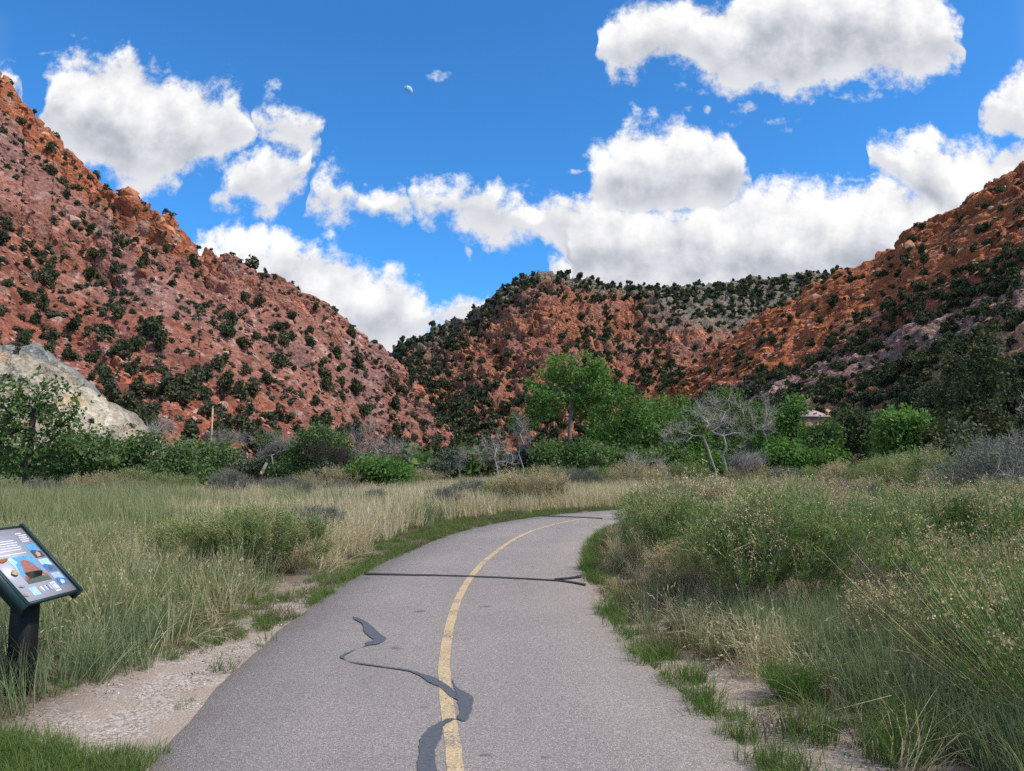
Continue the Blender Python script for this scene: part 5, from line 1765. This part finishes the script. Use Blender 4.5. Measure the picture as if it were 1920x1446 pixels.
def pn(x, y, s, seed):
    return fbm(np.stack([x / s, y / s, 0 * x], 1), 3, 0.5, seed)


def build_grass():
    rng = np.random.default_rng(33)
    tall = [grass_clump(f'tall{k}', 600 + k, G_TALL, 40, .17, .74, .6, .0085, heads=4, head_m=G_STRAW) for k in range(4)]
    blue = [grass_clump(f'blue{k}', 610 + k, G_BLUE, 40, .17, .58, .7, .0085) for k in range(4)]
    straw = [grass_clump(f'straw{k}', 620 + k, G_STRAW, 46, .18, .66, .9, .0065, .5, heads=18, head_m=G_STRAW) for k in range(4)]
    straw_far = [grass_clump(f'strawfar{k}', 640 + k, G_STRAW, 60, .34, .74, .6, .014, .4) for k in range(3)]
    tall_far = [grass_clump(f'tallfar{k}', 650 + k, G_TALL, 60, .34, .85, .4, .014, .3) for k in range(3)]
    blue_far = [grass_clump(f'bluefar{k}', 655 + k, G_BLUE, 60, .34, .80, .35, .014, .3) for k in range(3)]
    turf = [grass_clump(f'turf{k}', 660 + k, G_TURF, 44, .10, .17, .9, .0045, .5) for k in range(4)]
    weed = [grass_clump(f'weed{k}', 670 + k, G_WEED, 40, .12, .13, 1.1, .006, .3) for k in range(3)]
    fine = [grass_clump(f'fine{k}', 680 + k, G_STRAW, 22, .08, .45, 1.0, .003, .6, heads=10, head_m=G_STRAW) for k in range(3)]

    def left_ok(x, y, m=0.0):
        o = path_offset(x, y)
        e = 0.75 + 0.05 * np.clip(y - 8, 0, 20) + m + 0.35 * pn(x, y, 1.2, 5)
        w = 0.25 * pn(x, y, .8, 6)
        return (o < -(HALF + e)) & ~in_poly(x + w, y + w, PULL_OFF) & view(x, y)
    # how straw-coloured: pale in the middle of the meadow, green towards the sign
    def strawness(x, y):
        pxx = CX + F_PX * x / np.maximum(y, .1)
        return sstep(pxx + 120 * pn(x, y, 2.0, 7), 215, 420) * sstep(y + 1.5 * pn(x, y, 1.5, 8), 8.5, 11.5)
    bx, by = on_ground(430, 1070)

    def notbush(x, y):
        return ~(((x - bx) / 1.7) ** 2 + ((y - by + .5) / 1.7) ** 2 < 1)
    P = field(5600, (-14, 0, 3.2, 15), lambda x, y: left_ok(x, y) * notbush(x, y) * (1 - strawness(x, y)) * .9, rng)
    mixk = pn(P[:, 0], P[:, 1], 1.6, 9) + 0.25 * rng.normal(size=len(P)) + 0.18 * (9 - P[:, 1])
    P = P[rng.uniform(size=len(P)) < .85]
    mixk = pn(P[:, 0], P[:, 1], 1.6, 9) + 0.25 * rng.normal(size=len(P)) + 0.18 * (9 - P[:, 1])
    lay('mixed_straw_stalks', straw, P[::9] + [.05, .03, 0], rng, .5, 1.0, 'bleached stalks mixed into the green grass by the sign', .25, .1)
    lay('tall_green_grass', tall, P[mixk < .35], rng, .55, 1.05, 'tall seeding green grass around the information sign', .16, .1)
    lay('blue_green_grass', blue, P[mixk >= .35], rng, .45, 1.0, 'blue green grass below the information sign and along the pull off', .2, .1)
    P = field(4200, (-13, 0, 7.5, 16), lambda x, y: left_ok(x, y) * notbush(x, y) * np.clip(strawness(x, y) * .9 + .10, 0, 1), rng)
    lay('straw_grass', straw, P, rng, .65, 1.05, 'pale straw grass between the green bushes and the path', .14, .15)
    P = field(12000, (-40, 6, 15, 48), lambda x, y: left_ok(x, y) * .9, rng)
    s = strawness(P[:, 0], P[:, 1]) * (1 - .8 * sstep(pn(P[:, 0], P[:, 1], 4.0, 12), .15, .4)) + 0.12 * rng.normal(size=len(P))
    lay('far_straw_grass', straw_far, P[s > .5], rng, .75, 1.1, 'pale straw meadow along the outside of the bend', .1, .1)
    g = P[s <= .5]
    pxx = CX + F_PX * g[:, 0] / g[:, 1]
    lay('far_tall_grass', tall_far, g[pxx < 560], rng, .8, 1.15, 'tall green meadow below the thickets', .08, .1)
    lay('far_blue_grass', blue_far, g[pxx >= 560], rng, .7, 1.05, 'blue green grass patches in the straw meadow', .08, .1)
    # beyond the bend
    P = field(4000, (-4, 34, 27, 62), lambda x, y: (np.abs(path_offset(x, y)) > HALF + 1.0) * view(x, y) * (path_offset(x, y) < 0) * .8, rng)
    q = pn(P[:, 0], P[:, 1], 5.0, 14)
    lay('bend_straw_grass', straw_far, P[q < .2], rng, .8, 1.2, 'straw grass beyond the bend below the trees', .1, .1)
    lay('bend_green_grass', blue_far, P[q >= .2], rng, .8, 1.1, 'green grass beyond the bend below the trees', .1, .1)
    # right: tall blue grass before the brush, straw between the bushes
    P = field(2300, (1.5, 5.5, 3.0, 7.7), lambda x, y: (path_offset(x, y) > HALF + .75 + .3 * pn(x, y, .8, 15) + .25 * sstep(7 - y, 0, 3)) * view(x, y) * np.clip(.85 + pn(x, y, 1.0, 16) * .8, .1, 1), rng)
    far_ = path_offset(P[:, 0], P[:, 1]) - HALF
    lay('reed_grass', blue, P[far_ > 1.0], rng, .45, .85, 'upright blue green grass in front of the rabbitbrush', .1)
    lay('shoulder_grass', [blue[0], turf[0], straw[0], turf[1]], P[far_ <= 1.0], rng, .5, .8, 'mixed short grass on the gravel shoulder before the rabbitbrush', .15)
    P = field(2800, (1.5, 32, 13, 42), lambda x, y: (path_offset(x, y) > HALF + 1.1) * view(x, y) * .7, rng)
    lay('brush_field_grass', [straw_far[0], straw_far[1], tall_far[0], straw_far[2], blue_far[0]], P, rng, .5, .9, 'dry and green grass between the rabbitbrush of the field', .12)
    P = field(500, (1.2, 4.5, 3.2, 8.0), lambda x, y: (path_offset(x, y) > HALF + .55) * (path_offset(x, y) < HALF + 2.2) * sstep(pn(x, y, .7, 17), -.1, .3), rng)
    lay('fine_straw_grass', fine, P, rng, .7, 1.2, 'thin bleached grass stalks bending over the shoulder', .2, -.1)
    P = field(5200, (1.0, 6, 3.6, 20), lambda x, y: view(x, y) * (path_offset(x, y) > HALF + .25) * (path_offset(x, y) < HALF + 1.5) * sstep(y + 1.2 * pn(x, y, .6, 27), 5.2, 7.5) * .75, rng)
    q = rng.uniform(size=len(P)) + .5 * pn(P[:, 0], P[:, 1], .7, 28)
    lay('shoulder_weeds', [weed[0], weed[1], weed[2], turf[2]], P[q < .45], rng, .8, 1.7, 'brown and green weeds between the path edge and the brush', .2)
    lay('shoulder_tufts', [turf[0], blue[1], turf[3], turf[1], straw[1]], P[q >= .45], rng, .35, .7, 'grass tufts between the path edge and the brush', .2)
    # ragged green fringe on both edges of the path
    def edge(x, y):
        o = np.abs(path_offset(x, y)) - HALF
        return o
    P = field(60000, (-4, 10, 2.0, 30), lambda x, y: view(x, y) * (path_offset(x, y) > 0) * (edge(x, y) > -.03) * np.clip(1.1 - edge(x, y) / (.30 + .22 * pn(x, y, .6, 19)), 0, 1) * sstep(pn(x, y, .5, 18), -.45, -.05), rng)
    lay('path_edge_grass', turf, P, rng, .55, 1.25, 'short green grass fringe along the brush side of the path', .2)
    P = field(60000, (-4.5, 8, 3.2, 30), lambda x, y: view(x, y) * (path_offset(x, y) < 0) * (edge(x, y) > -.02) * np.where(in_poly(x, y, PULL_OFF), 1.0 * (edge(x, y) < .13) * sstep(pn(x, y, .35, 20), -.05, .15),
              .55 * np.clip(1.3 - edge(x, y) / (.9 + .05 * y), 0, 1) * sstep(pn(x, y, .5, 21), -.35, .1)), rng)
    lay('meadow_edge_grass', turf, P, rng, .4, .95, 'short green grass fringe along the meadow side of the path', .2)
    P = field(14000, (-4.5, 10, 3.5, 32), lambda x, y: view(x, y) * (edge(x, y) > .05) * (edge(x, y) < 1.1 + .03 * y) * ~in_poly(x, y, PULL_OFF) * sstep(pn(x, y, .8, 22), -.2, .25) * .6, rng)
    lay('brown_edge_weeds', weed, P, rng, .6, 1.3, 'low brown dried weeds along the edges of the path', .2)
    lodged = [grass_clump(f'lodged{k}', 695 + k, G_STRAW, 34, .12, .55, 1.9, .0055, .55) for k in range(3)]
    P = field(2600, (-9, 5, 3.6, 14), lambda x, y: view(x, y) * (edge(x, y) > .55) * (edge(x, y) < 3.2) * ~in_poly(x, y, PULL_OFF) * sstep(pn(x, y, .9, 31), .0, .35) * .5, rng)
    lay('lodged_straw', lodged, P, rng, .5, 1.05, 'flattened bleached grass lying through the verges', .3)
    C = np.array([[math.cos(k * 2.4) * .045, math.sin(k * 2.4) * .045, .018 + .004 * k] for k in range(11)])
    broad = []
    for q in range(3):
        r2 = np.random.default_rng(900 + q)
        d = unit(C * [1, 1, 0] + r2.normal(0, .01, C.shape) + [0, 0, .03 + .02 * q])
        V, F = leaf_quads(C + d * .03, d * .045 * r2.uniform(.7, 1.2, (11, 1)), unit(np.cross(d, [0, 0, 1.0]) + .2 * r2.normal(size=C.shape)) * .016)
        broad.append(make_mesh(f'broad{q}', V, F, [G_TURF], False, {'rnd': ('POINT', 'FLOAT', np.repeat(r2.uniform(0, 1, 11), 4)), 'tt': ('POINT', 'FLOAT', np.tile([0, .5, 1, .5], 11))}))
    P = field(9000, (-7, 5, 3.2, 13), lambda x, y: view(x, y) * (edge(x, y) > .02) * (edge(x, y) < 1.3) * np.where(in_poly(x, y, PULL_OFF), .0, .45) * sstep(pn(x, y, .5, 32), -.1, .3), rng)
    lay('broadleaf_weeds', broad, P, rng, .22, .6, 'small broad leaved weeds along the verges of the path', .25)
    # the tuft patch at the pull off's near corner
    cx_, cy_ = on_ground(40, 1430)
    P = field(1500, (cx_ - 1.4, cx_ + .65, cy_ - .9, cy_ + .45), lambda x, y: np.clip(1.25 - np.sqrt(((x - cx_) / .62) ** 2 + ((y - cy_) / .36) ** 2) + .9 * pn(x, y, .3, 23), 0, 1), rng)
    lay('corner_turf', turf, P, rng, .5, .95, 'patch of short green grass on the gravel pull off', .25)
    # green tussocks on the right shoulder
    tus = grass_clump('tussock', 690, G_TURF, 230, .16, .34, .75, .005, .45)
    for a, b, s, lab in [(1520, 1385, 1.0, 'green tussock on the gravel shoulder below the round bush'), (1690, 1425, 1.25, 'wide green tussock under the large spreading rabbitbrush'), (1460, 1440, .7, 'small green tussock at the gravel edge of the path'), (1395, 1385, .55, 'bright green tussock hugging the path edge'), (1300, 1275, .6, 'bright green tussock overhanging the path edge below the brush'), (1245, 1230, .5, 'green tussock overhanging the path edge farther on')]:
        p = on_ground(a, b)
        o = obj('grass_tussock', tus, loc=(p[0], p[1], gz([p[0]], [p[1]])[0] - .01), label=lab, cat='grass tuft', group='green tussocks on the shoulder')
        o.scale = (s, s, s); o.rotation_euler = (0, 0, a)


def build_gravel():
    rng = np.random.default_rng(44)
    ms = rock_stone_material('pebble_stone', [(0.0, (.20, .155, .13)), (0.3, (.33, .26, .22)), (0.6, (.43, .37, .33)), (0.85, (.55, .51, .47)), (1.0, (.36, .19, .13))])
    peb = [rock_proto(700 + k, ms, .6) for k in range(6)]
    cl = lambda x, y: np.clip(.35 + 1.2 * pn(x, y, .8, 24), .05, 1)
    P = field(26000, (-6, .5, 3.0, 10.5), lambda x, y: in_poly(x, y, PULL_OFF) * (path_offset(x, y) < -HALF - .04) * view(x, y) * cl(x, y), rng)
    n = len(P)
    scatter('pull_off_gravel', peb, P + [0, 0, .006], rng.uniform(0, 6.28, (n, 3)), .004 + .011 * rng.uniform(0, 1, n) ** 2, rng.integers(0, 6, n), 'pinkish gravel on the pull off by the information sign')
    P = field(16000, (.8, 4.2, 2.8, 12), lambda x, y: (path_offset(x, y) > HALF + .05) * (path_offset(x, y) < HALF + 1.15) * view(x, y) * cl(x, y) * sstep(12 - y, 0, 5), rng)
    n = len(P)
    scatter('shoulder_gravel', peb, P + [0, 0, .006], rng.uniform(0, 6.28, (n, 3)), .005 + .013 * rng.uniform(0, 1, n) ** 2, rng.integers(0, 6, n), 'pinkish gravel on the shoulder between the path and the brush')


def build_thicket():
    rng = np.random.default_rng(55)
    pr = [juniper_proto(720 + k, n=260, m=(G_WILLOW, G_OLIVE, G_PINE)[k % 3], size=.30, squat=.8) for k in range(6)]
    n = 900
    px, Y = rng.uniform(-150, 2080, n), rng.uniform(60, 112, n)
    ok = ~((px < 560) & (Y > 68)) & ~((px > 560) & (px < 1130) & (Y > 100))
    px, Y = px[ok], Y[ok]
    q = np.array([px_dir(a, 870) for a in px])
    x = q[:, 0] / q[:, 1] * Y
    P = np.stack([x, Y, gz(x, Y) - .1], 1)
    scatter('valley_thicket', pr, P, vert_scatter(len(P), rng), rng.uniform(.45, 1.7, len(P)), rng.integers(0, 6, len(P)), 'green and olive undergrowth filling the valley floor behind the trees')


build_brush()
build_thicket()
build_grass()
build_gravel()

# ------------------------------------------------------------------ information sign
def build_sign():
    global SIGN_BASE
    z0 = 0.66
    b0, b1 = on_ground(48, 1132, z0), on_ground(145, 1106, z0)
    B0, B1 = np.array([b0[0], b0[1], z0]), np.array([b1[0], b1[1], z0])
    T1 = at(36, 990, B1[1])
    es, et = B1 - B0, T1 - B1
    W, L = np.linalg.norm(es), np.linalg.norm(et)
    es, et = es / W, et / L
    et = unit(et - es * (et @ es))
    nn = np.cross(es, et)
    if nn[2] < 0:
        nn = -nn
    R = np.stack([es, et, nn], 1)
    foot = B0 + es * W * .5 + et * L * .42
    base = np.array([foot[0], foot[1], gz([foot[0]], [foot[1]])[0]])
    root = obj('information_sign', None, loc=base, label='tilted information panel in a dark green frame on a black post', cat='sign')
    org = B0 - base

    def pt(s, t, n=0.0):
        return org + es * s * W + et * t * L + nn * n
    green = plain('dark_green_powder_coat', (.010, .034, .036), .45, .15, 20, .4)
    black = plain('black_post', (.006, .006, .0065), .6, .3, 20, .3)
    mb = MB()
    top = pt(.5, .42)
    hp = top[2] - .02
    mb.box((0, 0, hp / 2 - .1), (.13, .13, hp + .2))
    obj('post', mb.mesh('post', [black]), root)
    mb = MB()
    mb.box(pt(.5, .45, -.035), (.30, .30, .025), R)
    obj('mounting_plate', mb.mesh('mounting_plate', [black]), root)
    m, t, bs = mat('printed_panel')
    tc = t.new('ShaderNodeTexCoord').outputs['Object']
    t.link(t.ramp(t.noise(tc, 5, 3, .5), [(.3, (.33, .33, .38)), (.7, (.40, .40, .45))]), bs.inputs['Base Color'])
    bs.inputs['Roughness'].default_value = .35
    bs.inputs['Specular IOR Level'].default_value = .4
    mb = MB()
    mb.box(pt(.5, .5, -.008), (W, L, .016), R)
    panel = obj('panel', mb.mesh('panel', [m]), root)
    for s in (-.03, 1.03):
        mb = MB()
        mb.box(pt(s, .5, -.028), (.038, L + .05, .085), R)
        mb.box(pt(s + (.012 if s < 0 else -.012), .5, .016), (.026, L + .044, .012), R)
        obj('frame_rail', mb.mesh('frame_rail', [green]), root)
    for tt in (-.012, 1.012):
        mb = MB()
        mb.box(pt(.5, tt, -.006), (W + .01, .016, .030), R)
        obj('frame_edge', mb.mesh('frame_edge', [green]), root)
    # print: flat ink shapes on the panel
    inks = {k: plain('ink_' + k, c, .4, .25, 40) for k, c in {'white': (.68, .68, .72), 'sky': (.10, .32, .66), 'paleblue': (.36, .55, .78), 'red': (.30, .13, .10), 'dark': (.06, .07, .09), 'green': (.09, .11, .08), 'navy': (.07, .15, .36), 'peach': (.55, .30, .20), 'haze': (.30, .42, .66), 'stone': (.36, .33, .28)}.items()}

    def ink(name, pts, c, n):
        V = [pt(a, b, n) for a, b in pts]
        obj(name, make_mesh(name, V, [tuple(range(len(V)))], [inks[c]]), panel)

    def rect(s0, s1, t0, t1):
        return [(s0, t0), (s1, t0), (s1, t1), (s0, t1)]
    ink('photo_print', rect(.30, .735, .22, .60), 'sky', .0012)
    ink('photo_print', [(.30, .36), (.36, .50), (.42, .52), (.38, .60), (.30, .60)], 'paleblue', .0020)
    ink('photo_print', [(.30, .22), (.735, .22), (.735, .30), (.68, .40), (.62, .52), (.54, .555), (.47, .53), (.42, .43), (.36, .33), (.30, .30)], 'red', .0022)
    ink('photo_print', [(.30, .22), (.735, .22), (.72, .27), (.60, .29), (.52, .36), (.44, .34), (.36, .28), (.30, .27)], 'green', .0030)
    ink('photo_print', [(.45, .325), (.53, .345), (.66, .285), (.66, .30), (.54, .365), (.45, .345)], 'stone', .0036)
    for t0, t1, a, b, c in ((.54, .74, 'sky', 'dark', 'peach'), (.325, .515, 'paleblue', 'navy', 'green'), (.115, .30, 'haze', 'navy', 'paleblue')):
        ink('photo_print', rect(.785, .965, t0, t1), a, .0012)
        h = t1 - t0
        ink('photo_print', [(.785, t0), (.965, t0), (.965, t0 + .42 * h), (.90, t0 + .50 * h), (.84, t0 + .60 * h), (.785, t0 + .55 * h)], b, .0020)
        ink('photo_print', [(.83, t0 + .06 * h), (.90, t0 + .10 * h), (.92, t0 + .3 * h), (.88, t0 + .46 * h), (.84, t0 + .3 * h)], c, .0028)
    for k in range(6):
        tt = .635 + .034 * k + (.02 if k > 0 else 0)
        ink('text_line', rect(-.0 + .04, .70 - .03 * (k % 2), tt, tt + .012), 'white', .0012)
    for k in range(5):
        ink('text_line', rect(.05 + .02 * (k % 2), .45, .87 + .022 * k, .879 + .022 * k), 'white', .0012)
    for k, (a, b) in enumerate(((.79, .93), (.80, .96), (.80, .95), (.82, .96), (.79, .90))):
        ink('text_line', rect(a, b, .79 + .03 * k, .803 + .03 * k), 'white', .0012)
    ink('logo_box', rect(.235, .36, .065, .175), 'paleblue', .0012)
    for k, c in enumerate(('peach', 'white', 'sky', 'white', 'red', 'paleblue')):
        ink('logo_mark', rect(.40 + .037 * k, .425 + .037 * k, .085 + .008 * (k % 2), .165), c, .0012)
    ink('logo_box', rect(.635, .735, .05, .185), 'white', .0012)
    ink('logo_mark', rect(.648, .722, .065, .17), 'haze', .0020)
    ink('logo_mark', rect(.665, .705, .09, .145), 'white', .0028)
    # rock samples mounted along the near side
    sm = {k: plain('sample_' + k, c, .85, .4, 30) for k, c in {'maroon': (.17, .045, .035), 'rust': (.40, .15, .06), 'tan': (.42, .33, .19), 'grey': (.36, .35, .32)}.items()}
    for k, (s, tq, sz, c) in enumerate([(.17, .725, (.040, .034, .026), 'maroon'), (.20, .57, (.055, .022, .020), 'rust'), (.205, .385, (.042, .030, .026), 'tan'), (.16, .21, (.040, .020, .012), 'grey'), (.10, .10, (.055, .035, .012), 'grey')]):
        src = rock_proto(800 + k, sm[c], .9)
        V = np.zeros(len(src.vertices) * 3); src.vertices.foreach_get('co', V)
        V = V.reshape(-1, 3) * np.array(sz)
        V = V @ R.T + pt(s, tq, sz[2] * .55)
        src.vertices.foreach_set('co', V.ravel().astype(np.float32)); src.update()
        obj('rock_sample', src, root)


build_sign()


# ------------------------------------------------------------------ pink-roofed building, utility pole, moon
def build_far_things():
    Y = 84.0
    c = at(1517, 769, Y)
    base = np.array([c[0], Y, gz([c[0]], [Y])[0]])
    top = c[2] - base[2]
    root = obj('small_building', None, loc=base, label='small building with a pale pink hipped roof showing above the green trees', cat='building')
    wall = plain('pink_stucco', (.36, .18, .145), .9, .15, 3)
    roofm = plain('pale_pink_roofing', (.40, .265, .265), .8, .12, 3)
    trim = plain('dark_eave', (.33, .18, .16), .8, .15, 3)
    hw, hd, eave = 1.75, 1.6, top - .85
    mb = MB(); mb.box((0, 0, eave / 2 - .2), (hw * 2 - .3, hd * 2 - .3, eave + .35))
    obj('wall', mb.mesh('wall', [wall]), root)
    mb = MB()
    e = eave + .06
    mb.add([(-hw, -hd, e), (hw, -hd, e), (hw, hd, e), (-hw, hd, e), (-.55, 0, top), (.55, 0, top), (-hw, -hd, e - .08), (hw, -hd, e - .08), (hw, hd, e - .08), (-hw, hd, e - .08)],
           [(0, 1, 5, 4), (1, 2, 5), (2, 3, 4, 5), (3, 0, 4), (6, 7, 1, 0), (7, 8, 2, 1), (8, 9, 3, 2), (9, 6, 0, 3), (9, 8, 7, 6)])
    roof = obj('roof', mb.mesh('roof', [roofm]), root)
    mb = MB(); mb.box((0, -hd - .012, e - .05), (hw * 2, .02, .06))
    obj('fascia', mb.mesh('fascia', [trim]), roof)
    mb = MB(); mb.tube([(-.1, 0, top - .15), (-.1, 0, top + .35)], [.08, .08], 8)
    obj('vent_pipe', mb.mesh('vent_pipe', [trim]), roof)
    for x in (-.75, .75):
        mb = MB(); mb.box((x, -hd + .14, eave - 1.5), (.7, .05, 1.0))
        w = obj('window', mb.mesh('window', [trim]), root)
        mb = MB(); mb.box((x, -hd + .12, eave - 1.5), (.56, .03, .86))
        obj('pane', mb.mesh('pane', [plain('dark_glass', (.03, .035, .04), .15, .1, 3, .5)]), w)
    # pole
    Y = 66.0
    c = at(398, 766, Y)
    base = np.array([c[0], Y, gz([c[0]], [Y])[0]])
    h = c[2] - base[2]
    root = obj('utility_pole', None, loc=base, label='thin bare wooden pole standing before the red slope', cat='pole')
    mb = MB(); mb.tube([(0, 0, -.2), (.02, 0, h * .5), (.05, 0, h)], [.10, .085, .07], 8)
    obj('shaft', mb.mesh('shaft', [plain('pale_pole_wood', (.46, .30, .19), .85, .2, 6)], True), root)
    mb = MB(); mb.tube([(.05, 0, h - .01), (.05, 0, h + .22)], [.035, .03], 6)
    obj('insulator', mb.mesh('insulator', [plain('porcelain_insulator', (.42, .36, .32), .5, .1, 6)], True), root)
    # the day moon: only its sunlit half shows against the blue
    D = 9000.0
    d = px_dir(764.5, 170.5); d /= np.linalg.norm(d)
    r = D * 8.6 / F_PX
    s = np.array(SUN_DIR)
    a = unit(np.cross(s, [0, 0, 1.0])); b = np.cross(s, a)
    V, F = [], []
    nl, na = 14, 40
    for i in range(nl + 1):
        th = i / nl * math.pi * .5
        for j in range(na):
            ph = j / na * 2 * math.pi
            V.append((s * math.cos(th) + (a * math.cos(ph) + b * math.sin(ph)) * math.sin(th)) * r)
    for i in range(nl):
        for j in range(na):
            k = (j + 1) % na
            F.append((i * na + j, i * na + k, (i + 1) * na + k, (i + 1) * na + j))
    m, t, bs = mat('moon_air_tinted')
    tc = t.new('ShaderNodeTexCoord').outputs['Object']
    t.link(t.ramp(t.noise(t.vscale(tc, 1 / r), 1.6, 5, .6), [(.35, (.20, .31, .50)), (.6, (.36, .48, .66))]), bs.inputs['Base Color'])  # blue scattered by the air before the moon is put into its colour
    obj('moon', make_mesh('moon', V, F, [m], True), loc=d * D + np.array([0, 0, EYE]), label='pale half moon in the blue daytime sky', cat='moon')


build_far_things()
